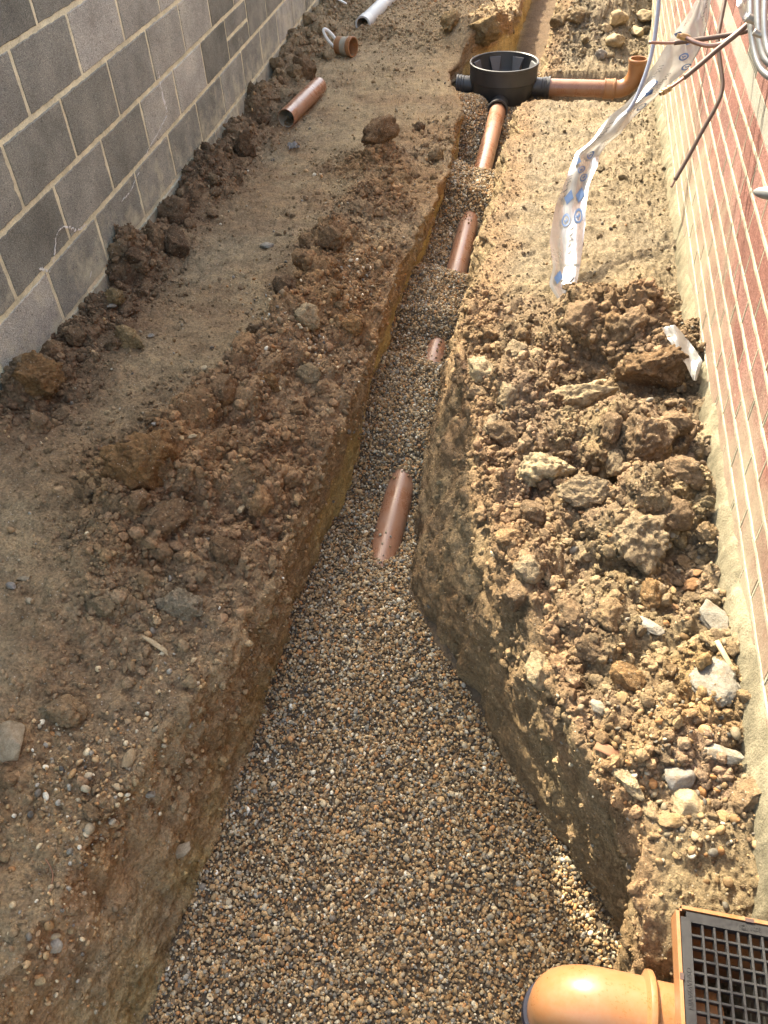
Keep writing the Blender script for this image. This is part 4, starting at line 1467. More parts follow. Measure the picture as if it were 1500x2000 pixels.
# the many like clods: one shape after another, each an object of its own
clod_pool = [clod_mesh('soil_clod', 4 if k < 5 else 3, 500 + k, .95, 9, (1, RNG.uniform(.75, 1), RNG.uniform(.65, .9))) for k in range(12)]
for m_ in clod_pool: m_.materials.append(M['clod'])
zones = [  # count, weight function, r range, colours, label, group
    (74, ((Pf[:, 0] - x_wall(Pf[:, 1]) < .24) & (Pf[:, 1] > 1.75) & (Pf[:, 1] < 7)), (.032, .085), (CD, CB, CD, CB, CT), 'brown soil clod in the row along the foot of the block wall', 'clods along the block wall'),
    (74, ((ridge.reshape(-1) > .35) & (segflat == 0)), (.019, .058), (CB, CO, CB, CT), 'crumbly brown soil clod on the ridge left of the trench', 'clods on the left ridge'),
    (82, ((segflat == 4) & (Pf[:, 1] > .8) & (Pf[:, 1] < 2.75)), (.016, .050), (RB_, RO_, CPc, RT_, RB_), 'sunlit brown clod among the rubble of the right bank', 'clods on the right bank'),
    (22, ((segflat == 4) & (Pf[:, 1] > 6.5) & (Pf[:, 1] < 8.2)), (.03, .07), (CT, CP, CC), 'dry clod on the spoil heap beyond the branch pipe', 'clods on the far spoil heap'),
    (16, ((segflat == 4) & (Pf[:, 1] > 2.9) & (Pf[:, 1] < 5.7)), (.012, .028), (CT, CPc), 'small dry clod on the sunny trodden strip by the brick wall', 'clods on the sunny strip'),
    (22, ((segflat == 0) & (Pf[:, 1] > 3.2) & (Pf[:, 1] < 6.4) & (Pf[:, 0] > -1.5)), (.012, .030), (CT, CB), 'small clod on the trodden soil left of the far trench', 'clods on the far trodden soil'),
]
placed = [(-1.70, 5.0 + .08 * k_, .10) for k_ in range(-2, 9)] + [(-1.69, 7.0, .12), (-1.66, 6.42, .12)]
MARKS = [(72, 735, 'large orange-brown clod by the block wall'), (338, 480, 'ridged dark clod by the block wall'), (478, 292, 'tall dark clod by the block wall'), (590, 210, 'loose orange pipe'),
         (680, 98, 'orange coupler'), (710, 50, 'grey pipe end'), (521, 484, 'white stone chip on the path'), (592, 620, 'pale clay lump on the ridge'), (285, 890, 'very large orange-brown clod'),
         (365, 1188, 'big grey-brown angular clod'), (742, 272, 'rough brown clod by the far trench'), (815, 252, 'small dark round clod'), (20, 1452, 'grey rounded slab'), (302, 1268, 'long flat pale stone'),
         (102, 1846, 'cream six-sided stone'), (255, 1487, 'pale oval stone'), (470, 990, 'cream stone on the ridge'), (375, 852, 'small cream pebble'), (253, 672, 'broad yellowish-brown clod'),
         (222, 580, 'olive-brown clod'), (1110, 600, 'foot of the plastic strip'), (1268, 715, 'dark heap'), (1105, 785, 'yellow clay ledge'), (1070, 910, 'pale yellow clay boulder'),
         (1232, 1060, 'layered ochre lump'), (938, 735, 'pale clod at the trench edge'), (1060, 1312, 'pale stony clod on the bank corner'), (1272, 1228, 'flat cream-white stone'), (1380, 1212, 'grey-white angular stone'),
         (1392, 1348, 'largest mortar lump'), (1418, 1482, 'white crusty lump'), (1326, 1517, 'blue-grey blocky stone'), (1358, 1572, 'tan faceted stone'), (1330, 690, 'plastic scrap'), (1354, 1146, 'orange stone'),
         (1015, 1165, 'brown clod at the shaded bank edge'), (1220, 1330, 'orange-stained clod'), (1240, 150, 'orange pipe elbow'), (985, 130, 'black chamber'), (1205, 45, 'pale rock cluster'), (900, 50, 'ribbed clay slab'), (1410, 1770, 'yard gully'), (1230, 1525, 'pale sandy clod')]
MARKS = [(Pf[hit(a_, b_)], t_) for a_, b_, t_ in MARKS]
used_labels = {}


def own_label(p, size, col, noun, fallback):
    """Size, colour and the nearest landmark; the shared label where that is taken."""
    lum, red = float(sum(col)) / 3, float(col[0] / max(col[2], .01))
    cw = 'dark brown' if lum < .085 else ('pale tan' if lum > .2 else ('orange-brown' if red > 3.6 else 'brown'))
    if noun == 'stone': cw = 'white' if lum > .42 else ('yellowish' if red > 2.2 and lum > .2 else ('orange-brown' if red > 2.2 else 'grey'))
    order = sorted(range(len(MARKS)), key=lambda k_: (MARKS[k_][0][0] - p[0]) ** 2 + (MARKS[k_][0][1] - p[1]) ** 2)
    for k_ in order[:4]:
        m_, t_ = MARKS[k_]
        dx, dy = p[0] - m_[0], p[1] - m_[1]
        rel = ('just right of' if dx > 0 else 'just left of') if abs(dx) > abs(dy) else ('just beyond' if dy > 0 else 'just in front of')
        lab = '%s %s %s %s the %s' % (size, cw, noun, rel, t_)
        if lab not in used_labels and len(lab.split()) <= 16:
            used_labels[lab] = 1
            return lab
    return fallback


for cnt, mask, (r0, r1), cols, lab, grp in zones:
    w = area * mask * inview
    got, tries = 0, 0
    while got < cnt and tries < 6000:
        tries += 1
        if tries % 400 == 1: pool = RNG.choice(len(Pf), 400, p=w / w.sum())
        i = pool[tries % 400]
        r = r0 + (r1 - r0) * random.random() ** 2.2
        p = Pf[i]
        if any((p[0] - q[0]) ** 2 + (p[1] - q[1]) ** 2 < ((r + q[2]) * .75) ** 2 for q in placed): continue
        placed.append((p[0], p[1], r))
        c = link_mesh('soil_clod', random.choice(clod_pool[:5] if r > .028 else clod_pool[5:]), None, None, tuple(p + Nf[i] * r * (.20 if 'ridge' in grp else .08)),
                      (random.uniform(0, 6.28), random.uniform(-.4, .4), random.uniform(0, 6.28)), (r, r, r * random.uniform(.75, 1)))
        cc = 0.35 * np.array(random.choice(cols)) + 0.65 * Sf[i]
        kk = random.uniform(.85, 1.2)
        c.color = (*[float(v) * kk for v in cc], 1)
        tag(c, own_label(p, 'small' if r < r0 + .15 * (r1 - r0) else ('large' if r > r0 + .5 * (r1 - r0) else 'middling'), c.color[:3], 'clod', lab), 'soil clod', grp)
        got += 1
stone_pool = [stone_mesh('stone', 3, 900 + k, 8, (1, RNG.uniform(.6, .95), RNG.uniform(.45, .75))) for k in range(8)]
for m_ in stone_pool: m_.materials.append(M['stone'])
for cnt, mask, (r0, r1), cols, lab, grp in [
    (44, ((segflat == 4) & (Pf[:, 1] > .72) & (Pf[:, 1] < 1.6)), (.007, .017), (YS_, OS, CP, GW, WH, CP), 'small flint stone in the sunlit rubble by the brick wall', 'stones in the right rubble'),
    (26, ((segflat == 0) & (Pf[:, 1] > .5) & (Pf[:, 1] < 3.0) & (Pf[:, 0] > -1.4)), (.006, .013), (CP, YS_, GW, CT), 'small stone bedded in the brown soil of the left bank', 'stones on the left bank')]:
    w = area * mask * inview
    for i in RNG.choice(len(Pf), cnt, p=w / w.sum()):
        r = r0 + (r1 - r0) * random.random() ** 1.6
        c = link_mesh('stone', random.choice(stone_pool), None, None, tuple(Pf[i] + Nf[i] * r * .3), (random.uniform(-.4, .4), random.uniform(-.4, .4), random.uniform(0, 6.28)), (r, r, r))
        kk = random.uniform(.8, 1.2)
        c.color = (*[v * kk for v in random.choice(cols)], 1)
        tag(c, own_label(Pf[i], 'small', c.color[:3], 'stone', lab), 'stone', grp)

# ------------------------------------------------------------------ the drain pipe in the trench
py0, py1 = 1.60, 5.86
a0, a1 = Vector((PIPE_X, py0, float(pipe_z(py0)))), Vector((PIPE_X, py1, float(pipe_z(py1))))
npt = 40
dp = link_mesh('drain_pipe', auto_smooth(bm_mesh('drain_pipe', sweep_bm([a0.lerp(a1, k / npt) for k in range(npt + 1)], .055, 40))), M['pipe'])
tag(dp, 'long brown drain pipe surfacing through the gravel along the trench', 'pipe')

# ------------------------------------------------------------------ black inspection chamber with its sockets
BX, BY, BZ = -0.474, 6.15, Z0 - 1.718       # rim centre
ch = empty('inspection_chamber', (BX, BY, BZ - .40))
tag(ch, 'round black plastic inspection chamber base joining the pipes at the far end of the trench', 'inspection chamber')
Zr = .40
RO = .233
prof = [(RO, Zr), (RO, Zr - .10), (RO - .006, Zr - .105), (RO - .010, Zr - .135), (.212, Zr - .18), (.185, Zr - .25), (.15, Zr - .32), (.135, .0),
        (.10, .0), (.10, .06), (.125, .09), (.135, Zr - .22), (.19, Zr - .15), (RO - .02, Zr - .10), (RO - .012, Zr - .02), (RO - .009, Zr)]
link_mesh('bowl', auto_smooth(bm_mesh('bowl', lathe_bm(prof, 64, close=True)), 40), M['black'], ch)
rimp = [(RO + .004, Zr + .004), (RO + .004, Zr - .014), (RO + .0005, Zr - .016), (RO - .0085, Zr - .006), (RO - .010, Zr + .002), (RO - .004, Zr + .006)]
link_mesh('rim', auto_smooth(bm_mesh('rim', lathe_bm(rimp, 64, close=True)), 40), M['black'], ch)
# fins inside the bowl
for k in range(8):
    th = math.radians(22.5 + 45 * k)
    bm = bmesh.new()
    e = Vector((math.cos(th), math.sin(th), 0)); s = Vector((-math.sin(th), math.cos(th), 0))
    top_o = RO - .013
    w0, w1 = .046, .009
    vs = [e * top_o + s * w0 + Vector((0, 0, Zr - .022)), e * top_o - s * w0 + Vector((0, 0, Zr - .022)),
          e * .205 - s * w1 + Vector((0, 0, Zr - .175)), e * .205 + s * w1 + Vector((0, 0, Zr - .175)),
          e * (top_o - .012) + s * w0 * .9 + Vector((0, 0, Zr - .024)), e * (top_o - .012) - s * w0 * .9 + Vector((0, 0, Zr - .024)),
          e * .150 - s * w1 + Vector((0, 0, Zr - .170)), e * .150 + s * w1 + Vector((0, 0, Zr - .170))]
    v = [bm.verts.new(q) for q in vs]
    for f in ((0, 1, 2, 3), (7, 6, 5, 4), (0, 4, 5, 1), (1, 5, 6, 2), (2, 6, 7, 3), (3, 7, 4, 0)): bm.faces.new([v[i] for i in f])
    link_mesh('fin', bm_mesh('fin', bm, False), M['fin'], ch)


def socket(direction, start, length, z, ribs=3):
    dvec = Vector(direction).normalized()
    base = Vector((0, 0, z)) + dvec * start
    pr = [(.060, 0), (.060, length - .055), (.0635, length - .050), (.0635, length - .038), (.0675, length - .034), (.0675, length - .026), (.064, length - .022),
          (.064, length - .016), (.0690, length - .012), (.0690, length), (.0585, length), (.0585, length - .06), (.050, length - .065), (.050, 0)]
    return link_mesh('socket', auto_smooth(bm_mesh('socket', lathe_bm(pr, 36, base, dvec)), 30), M['black'], ch)


zs = Zr - .155
socket((-1, 0, 0), .16, .165, zs)
socket((1, 0, 0), .16, .165, zs)
socket((0, -1, -.03), .12, .21, zs - .045)
socket((0, 1, 0), .12, .20, zs - .03)
# spikes that hold it in the ground
for sx, sy in ((.235, -.06), (.20, .16), (-.235, -.06), (-.20, .16)):
    bm = bmesh.new()
    bmesh.ops.create_cone(bm, cap_ends=True, segments=4, radius1=.020, radius2=.004, depth=.14, matrix=Matrix.Translation((sx, sy, zs - .115)) @ Matrix.Rotation(math.pi, 4, 'X') @ Matrix.Rotation(.78, 4, 'Z') @ Matrix.Diagonal((1, .5, 1, 1)))
    link_mesh('spike', bm_mesh('spike', bm, False), M['black'], ch)
link_mesh('step', auto_smooth(bm_mesh('step', box_bm(.05, .03, .03, .004, 2, (-.155, -.15, zs - .06)))), M['grate'], ch)

# ------------------------------------------------------------------ branch pipe and its elbow
az = BZ - .40 + zs
bp = link_mesh('branch_pipe', auto_smooth(bm_mesh('branch_pipe', lathe_bm([(.055, -.05), (.055, .475), (.0515, .475), (.0515, -.05)], 40, (BX + .29, BY, az), (1, 0, 0), close=True))), M['pipe'])
tag(bp, 'orange-brown pipe running sideways from the black chamber to the brick wall', 'pipe')
el = empty('pipe_elbow', (BX + .79, BY, az - .06))
tag(el, 'glossy orange bend turning up at the end of the sideways pipe', 'pipe bend')
ex = BX + .726
path = [Vector((ex, 0, 0)), Vector((ex + .03, 0, 0))]
rc = .115
for k in range(13):
    th = math.pi / 2 * k / 12
    path.append(Vector((ex + .05 + rc * math.sin(th), 0, rc * (1 - math.cos(th)))))
path += [Vector((ex + .05 + rc, 0, rc + .020)), Vector((ex + .05 + rc, 0, rc + .055))]
path = [p - Vector((BX + .79, 0, -.06)) for p in path]
link_mesh('bend', auto_smooth(bm_mesh('bend', sweep_bm(path, .0565, 40, cap=False))), M['orange'], el)
sk = [(.0565, 0), (.061, .004), (.0675, .008), (.0675, .018), (.063, .022), (.063, .070), (.0665, .073), (.0665, .080), (.056, .080), (.056, 0)]
link_mesh('socket', auto_smooth(bm_mesh('elbow_socket', lathe_bm(sk, 40, path[0] + Vector((.045, 0, 0)), (-1, 0, 0))), 30), M['orange'], el)
sk2 = [(.0568, -.02), (.0585, -.008), (.0600, .0), (.0600, .018), (.0640, .024), (.0645, .038), (.061, .043), (.052, .043), (.051, -.04)]
link_mesh('socket', auto_smooth(bm_mesh('elbow_mouth', lathe_bm(sk2, 40, path[-1] - Vector((0, 0, .02)), (0, 0, 1))), 30), M['orange'], el)
lb_ = link_mesh('label_sticker', bm_mesh('label_sticker', box_bm(.026, .001, .032, center=(path[0].x + .005, -.0640, .06 - .075 + .0)), False), M['label'], el)
lb_.rotation_euler = (0.0, 0, 0)

# ------------------------------------------------------------------ loose bits on the left strip
def loose_tube(name, pa, pb, ro, ri, mat, inner, label, cat):
    pa, pb = Vector(pa), Vector(pb)
    L = (pb - pa).length
    root = empty(name, pa)
    tag(root, label, cat)
    dvec = (pb - pa)
    link_mesh('barrel', auto_smooth(bm_mesh('barrel', lathe_bm([(ri, 0.0), (ro, 0.0), (ro, L), (ri, L)], 40, (0, 0, 0), dvec))), mat, root)
    link_mesh('bore', auto_smooth(bm_mesh('bore', lathe_bm([(ri, 0.0002), (ri, L - .0002)], 40, (0, 0, 0), dvec))), inner, root)
    return root


ia, ib = hit(566, 246), hit(622, 188)
pa = Vector(Pf[ia]); pb = Vector(Pf[ib])
dirp = Vector((0.045, 0.62, 0)); pa = Vector((-1.705, 5.0, 0)); pb = pa + dirp
zs_ = [float(ground_z(pa.x + .045 * k / 8, pa.y + .62 * k / 8)) for k in range(9)]
pa.z = pb.z = float(np.median(zs_)) + .052
loose_tube('loose_pipe', pa, pb, .055, .0515, M['pipe'], M['pipe_inner'], 'loose length of orange-brown pipe lying by the block wall', 'pipe')
pa = Vector((-1.695, 7.12, 0.006)); pb = Vector((-1.50, 9.9, 0.03))
root = loose_tube('grey_pipe', pa, pb, .057, .048, M['grey_pvc'], M['pipe_inner'], 'long pale grey pipe lying along the far end of the block wall', 'pipe')
dv_ = (pb - pa).normalized()
link_mesh('socket', auto_smooth(bm_mesh('grey_socket', lathe_bm([(.0575, .13), (.062, .11), (.062, 0), (.054, -.001), (.054, .02), (.049, .03)], 40, (0, 0, 0), dv_)), 30), M['grey_pvc'], root)
pc0 = Vector((-1.725, 6.42, float(ground_z(-1.66, 6.42)) + .052))
cp = empty('pipe_coupler', pc0)
tag(cp, 'short orange pipe coupler lying on the soil below the grey pipe', 'pipe coupler')
prc = [(.058, 0), (.060, .002), (.060, .075), (.0645, .085), (.0645, .093), (.060, .097), (.0685, .108), (.0690, .135), (.066, .138), (.058, .138), (.057, .10), (.054, .08), (.054, 0)]
dvc = Vector((1, -.35, .03)).normalized()
link_mesh('sleeve', auto_smooth(bm_mesh('sleeve', lathe_bm(prc, 40, (0, 0, 0), dvc, close=True)), 30), M['orange'], cp)
link_mesh('dust_band', auto_smooth(bm_mesh('dust_band', lathe_bm([(.0603, .050), (.0603, .075), (.0648, .0852), (.0648, .0925), (.0606, .097)], 40, (0, 0, 0), dvc)), 30), M['pipe_inner'], cp)
lp = []
for k in range(25):
    th = 2 * math.pi * k / 24
    lp.append(pc0 + Vector((-.055 + .022 * math.cos(th) - .045 * math.sin(th), .03 + .02 * math.cos(th), .035 + .062 * math.sin(th))))
lr = link_mesh('white_loop', bm_mesh('white_loop', sweep_bm(lp, .0110, 10, cap=False)), M['white'])
tag(lr, 'ribbed white plastic loop leaning beside the orange coupler', 'loop')
i = hit(662, 10)
p = Vector(Pf[i])
sl = link_mesh('batten', bm_mesh('batten', box_bm(.15, .018, .012, .002, 1)), M['white'], None, p + Vector((0, 0, .035)), (0, .25, -.45))
tag(sl, 'thin pale stick on the clods by the far block wall', 'stick')
i = hit(572, 288)
bm = bmesh.new()
bmesh.ops.create_grid(bm, x_segments=7, y_segments=6, size=.028)
for v in bm.verts: v.co.z += random.uniform(-.012, .014); v.co.x += random.uniform(-.006, .006)
sp_ = link_mesh('crumpled_scrap', bm_mesh('crumpled_scrap', bm, False), M['film2'], None, Vector(Pf[i]) + Vector((0, 0, .016)), (.2, .1, .6))
tag(sp_, 'small crumpled white scrap on the trodden soil near the loose orange pipe', 'scrap')
rp = [Vector(Pf[hit(*q)]) + Vector((0, 0, .006)) for q in ((91, 1682), (101, 1696), (105, 1712), (103, 1730), (97, 1748))]
tw = link_mesh('root', bm_mesh('root', sweep_bm(smooth_path(rp, 6), .0016, 6)), M['root'])
tag(tw, 'thin curved reddish root on the lower left soil', 'root')
pw = Vector(Pf[hit(1415, 1290)])
sv = link_mesh('wood_splinter', bm_mesh('wood_splinter', box_bm(.075, .011, .006, .001, 1)), M['wood'], None, pw + Vector((0, 0, .012)), (.1, .35, -1.0))
tag(sv, 'splinter of pale wood above the largest mortar lump', 'splinter')
p = Vector(Pf[hit(1190, 1478)])
bm = bmesh.new()
bmesh.ops.create_grid(bm, x_segments=8, y_segments=4, size=1.0)
for v in bm.verts: v.co = Vector((v.co.x * .034, v.co.y * .011, .010 * (1 - v.co.x ** 2) + random.uniform(-.001, .001)))
bmesh.ops.solidify(bm, geom=bm.faces[:], thickness=.0025)
lf = link_mesh('curled_shard', bm_mesh('curled_shard', bm), M['root'], None, p + Vector((0, 0, .010)), (.15, .2, -.35))
tag(lf, 'curled brown shard at the broken edge of the right bank', 'shard')

# ------------------------------------------------------------------ yard gully, bottom right, and the bend that leaves it
GX0, GY1, GZT, GS_ = .345, .600, Z0 - 1.500, .245
gu = empty('yard_gully', (GX0 + GS_ / 2, GY1 - GS_ / 2, GZT - .35))
tag(gu, 'square orange yard gully with a black grating at the lower right corner', 'gully')
HZ = .35


def frame_ring(outer, inner, z0, z1, bev=.003):
    bm = bmesh.new()
    o, i_ = outer / 2, inner / 2
    pts_o = [(-o, -o), (o, -o), (o, o), (-o, o)]
    pts_i = [(-i_, -i_), (i_, -i_), (i_, i_), (-i_, i_)]
    vo0 = [bm.verts.new((x, y, z0)) for x, y in pts_o]; vo1 = [bm.verts.new((x, y, z1)) for x, y in pts_o]
    vi0 = [bm.verts.new((x, y, z0)) for x, y in pts_i]; vi1 = [bm.verts.new((x, y, z1)) for x, y in pts_i]
    for k in range(4):
        j = (k + 1) % 4
        bm.faces.new((vo0[k], vo0[j], vo1[j], vo1[k]))
        bm.faces.new((vi0[j], vi0[k], vi1[k], vi1[j]))
        bm.faces.new((vo1[k], vo1[j], vi1[j], vi1[k]))
        bm.faces.new((vo0[j], vo0[k], vi0[k], vi0[j]))
    # round the upright corners
    ed = [e for e in bm.edges if abs(e.verts[0].co.z - e.verts[1].co.z) > .5 * (z1 - z0) and abs(abs(e.verts[0].co.x) - o) < 1e-6]
    bmesh.ops.bevel(bm, geom=ed, offset=.010, segments=4, affect='EDGES')
    return bm


fr = frame_ring(GS_, GS_ - .012, HZ - .035, HZ + .004)
link_mesh('frame', auto_smooth(bm_mesh('gully_frame', fr), 40), M['orange'], gu)
bm = bmesh.new()
prev = None
for (w_, z_) in ((GS_ - .018, HZ - .036), (GS_ - .085, HZ - .11), (GS_ - .085, HZ - .32)):
    q_ = w_ / 2
    cur = [bm.verts.new(c_) for c_ in ((-q_, -q_, z_), (q_, -q_, z_), (q_, q_, z_), (-q_, q_, z_))]
    if prev:
        for k in range(4): bm.faces.new((prev[k], prev[(k + 1) % 4], cur[(k + 1) % 4], cur[k]))
    prev = cur
bm.faces.new(prev)
link_mesh('hopper', bm_mesh('hopper', bm, False), M['orange'], gu)
# grating: border and bars
gr = frame_ring(GS_ - .016, GS_ - .050, HZ - .016, HZ + .001)
gro = link_mesh('grate', auto_smooth(bm_mesh('grate', gr), 40), M['grate'], gu)
inner = GS_ - .050
ncell = 10
pitch = inner / ncell
bar_a = bm_mesh('grate_bar', box_bm(.0042, inner - .0002, .013, .0008, 1), False)
bar_b = bm_mesh('grate_bar', box_bm(inner - .0002, .0042, .0125, .0008, 1), False)
for k in range(1, ncell):
    q = -inner / 2 + k * pitch
    link_mesh('bar', bar_a, M['grate'], gro, (q, 0, HZ - .0072))
    link_mesh('bar', bar_b, M['grate'], gro, (0, q, HZ - .0078))


def raised_text(txt, size, loc, rotz):
    cu = bpy.data.curves.new('lettering', 'FONT')
    cu.body = txt
    cu.size = size
    cu.extrude = .0006
    cu.align_x = 'CENTER'; cu.align_y = 'CENTER'
    tmp = bpy.data.objects.new('lettering_tmp', cu)
    COL.objects.link(tmp)
    bpy.context.view_layer.update()
    m_ = bpy.data.meshes.new_from_object(tmp.evaluated_get(bpy.context.evaluated_depsgraph_get()))
    bpy.data.objects.remove(tmp)
    return link_mesh('lettering', m_, M['grate'], gro, loc, (0, 0, rotz))


raised_text('OSMAWAVIN', .0105, (-(GS_ - .033) / 2, GS_ / 2 - .130, HZ + .0014), -math.pi / 2)
raised_text('(@) 1003', .0095, (.0, (GS_ - .033) / 2, HZ + .0014), 0)
for (x, y, sx, sy) in ((-GS_ / 2 + .0045, GS_ / 2 - .115, .006, .010), (.0, GS_ / 2 - .0045, .014, .006)):
    link_mesh('clip_slot', bm_mesh('clip_slot', box_bm(sx, sy, .003, center=(x, y, HZ + .0035)), False), M['vent'], gu)

gb = empty('gully_bend', (.25, .468, Z0 - 1.672))
tag(gb, 'glossy orange pipe bend leaving the yard gully and turning down into the gravel', 'pipe bend')
rc, rp_ = .062, .0585
cx = .182 - .25                             # centre line of the downleg
bpath = [Vector((.075, .0, 0)), Vector((.03, 0, 0)), Vector((cx + rc, 0, 0))]
for k in range(1, 15):
    th = math.pi / 2 * k / 14
    bpath.append(Vector((cx + rc - rc * math.sin(th), 0, -rc * (1 - math.cos(th)))))
bpath += [Vector((cx, 0, -rc - .03)), Vector((cx, 0, -rc - .06))]
link_mesh('bend', auto_smooth(bm_mesh('bend', sweep_bm(bpath, rp_, 56, cap=False))), M['orange'], gb)
ring = [(.0588, -.002), (.063, .0), (.0705, .004), (.0715, .009), (.0705, .014), (.064, .018), (.0588, .019)]
link_mesh('socket_ring', auto_smooth(bm_mesh('socket_ring', lathe_bm(ring, 56, (.068, 0, 0), (1, 0, 0))), 30), M['orange'], gb)
link_mesh('spigot', auto_smooth(bm_mesh('spigot', lathe_bm([(.0560, .0), (.0560, .125)], 56, (.070, 0, 0), (1, 0, 0)))), M['orange'], gb)
seal = [(.0588, 0), (.066, .0), (.0675, -.006), (.0675, -.030), (.066, -.036), (.0588, -.036)]
link_mesh('seal', auto_smooth(bm_mesh('seal', lathe_bm(seal, 48, (cx, 0, -rc - .058), (0, 0, 1))), 30), M['rubber'], gb)
zlow = float(gravel_h(np.array([[.182]]), np.array([[.468]]))[0, 0]) - (Z0 - 1.672) - .05
link_mesh('downpipe', auto_smooth(bm_mesh('downpipe', sweep_bm([Vector((cx, 0, -rc - .09)), Vector((cx, 0, zlow))], .0565, 40))), M['pipe'], gb)

# ------------------------------------------------------------------ printed plastic sheet draped from the wall
SHEET = [(-16, 1366, 1392), (0, 1360, 1388), (30, 1343, 1384), (60, 1320, 1378), (78, 1308, 1376), (105, 1291, 1361), (124, 1280, 1349), (142, 1267, 1330), (161, 1256, 1308),
         (185, 1238, 1282), (205, 1220, 1258), (228, 1190, 1233), (257, 1167, 1211), (276, 1153, 1186), (299, 1124, 1170), (323, 1116, 1167), (340, 1110, 1159), (360, 1101, 1152),
         (400, 1086, 1146), (436, 1080, 1145), (472, 1073, 1139), (520, 1080, 1132), (556, 1071, 1127), (592, 1091, 1122), (614, 1098, 1113)]
EL = [(a_, y_) for y_, a_, b_ in SHEET]
ER = [(b_, y_ + (5 if y_ < 300 else 0)) for y_, a_, b_ in SHEET]
DPT = [float(np.interp(y_, [-16, 100, 200, 300, 420, 560, 614], [3.24, 3.32, 3.38, 3.38, 3.30, 3.16, 3.13])) for y_, a_, b_ in SHEET]


def interp_list(L, t):
    k = min(int(t * (len(L) - 1)), len(L) - 2)
    f = t * (len(L) - 1) - k
    f = f * f * (3 - 2 * f) * .35 + f * .65
    return np.array(L[k]) * (1 - f) + np.array(L[k + 1]) * f


def sheet_pt(v, u, lift=0.0):
    """v along the sheet 0 top .. 1 foot, u across 0..1."""
    a, b = interp_list(EL, v), interp_list(ER, v)
    dd = interp_list(DPT, v)
    q = a * (1 - u) + b * u
    fold = .009 * math.sin(u * 4.0 + v * 7.0) + .006 * math.sin(u * 9.0 - v * 17.0) + .003 * math.sin(v * 43 + u * 3)
    fold += .05 * max(0, 1 - abs(v - .52) / .12) * .6 * (abs(u - .5) - .25)
    return atd(q[0], q[1], dd - .02 + fold - lift)


ps = empty('plastic_sheet', tuple(sheet_pt(1, .5)))
tag(ps, 'long clear plastic strip with blue print hanging from the brick wall down to the soil', 'plastic sheet')
inv = Vector(ps.location)


def film_strip(u0, u1, v0, v1, nu, nv, lift=0.0, name='film'):
    vs, fs = [], []
    for i in range(nv + 1):
        for j in range(nu + 1):
            v = v0 + (v1 - v0) * i / nv
            u = u0 + (u1 - u0) * j / nu
            w = Vector((vnoise(np.array([[u * 4, v * 14, 3.0]]), 1.0, 5)[0], 0, vnoise(np.array([[u * 5, v * 22, 7.0]]), 1.0, 6)[0])) * .003
            vs.append(sheet_pt(v, u, lift) + w - inv)
    for i in range(nv):
        for j in range(nu):
            a = i * (nu + 1) + j
            fs.append((a, a + 1, a + nu + 2, a + nu + 1))
    return mesh_np(name, [tuple(x) for x in vs], fs)


link_mesh('film', film_strip(0, 1, 0, 1, 14, 90), M['film'], ps)
# the sheet is doubled back on itself part of the way down
link_mesh('doubled_film', film_strip(.30, .97, .66, .87, 8, 24, .010, 'doubled_film'), M['film2'], ps)
link_mesh('hem', film_strip(.96, 1.0, .0, .99, 1, 90, .004, 'hem'), M['film2'], ps)


def sheet_patch(name, poly, c, su, sv, rot, mat):
    """Flat print on the film: polygon in metres-ish, centred at c = (v, u)."""
    vs = []
    for (x, y) in poly:
        xr = x * math.cos(rot) - y * math.sin(rot)
        yr = x * math.sin(rot) + y * math.cos(rot)
        vs.append(tuple(sheet_pt(min(.995, max(0, c[0] + yr * sv)), min(1, max(0, c[1] + xr * su)), .013) - inv))
    return vs


def add_print(name, mat, polys_):
    bm = bmesh.new()
    for vs in polys_:
        v = [bm.verts.new(q) for q in vs]
        if len(v) > 2: bm.faces.new(v)
    link_mesh(name, bm_mesh(name, bm, False), mat, ps)


def diamond(c, s=1.0):
    su, sv = .16 * s, .015 * s
    d = [(0, -1), (1, 0), (0, 1), (-1, 0)]
    vs = sheet_patch('d', d, c, su, sv, 0, None)
    inn = []
    for k in range(3):
        x = -.32 + .32 * k
        inn.append(sheet_patch('i', [(x - .07, -.38), (x + .07, -.38), (x + .07, .38), (x - .07, .38)], c, su, sv, .4, None))
    add_print('printed_diamond', M['blue_ink'], [vs])


def oval(c, s=1.0):
    su, sv = .13 * s, .016 * s
    quads_ = []
    n_ = 20
    for k in range(n_):
        a, b_ = 2 * math.pi * k / n_, 2 * math.pi * (k + 1) / n_
        quads_.append(sheet_patch('o', [(math.cos(a), math.sin(a)), (math.cos(b_), math.sin(b_)), (.68 * math.cos(b_), .68 * math.sin(b_)), (.68 * math.cos(a), .68 * math.sin(a))], c, su, sv, .3, None))
    for (x, y, w, h) in ((-.15, .1, .28, .13), (.12, -.18, .2, .2), (.05, .3, .13, .12)):
        quads_.append(sheet_patch('o', [(x - w, y - h), (x + w, y - h), (x + w, y + h), (x - w, y + h)], c, su, sv, .3, None))
    add_print('printed_oval', M['blue_ink'], quads_)


for c in ((.14, .16), (.165, .55), (.365, .55), (.61, .18), (.73, .72), (.735, .35), (.895, .72), (.90, .30), (.975, .25), (.975, .75)): diamond(c)
for c in ((.215, .66), (.255, .92), (.415, .85), (.335, .4), (.585, .62), (.645, .45), (.775, .75), (.785, .38), (.925, .72), (.68, .66)): oval(c)


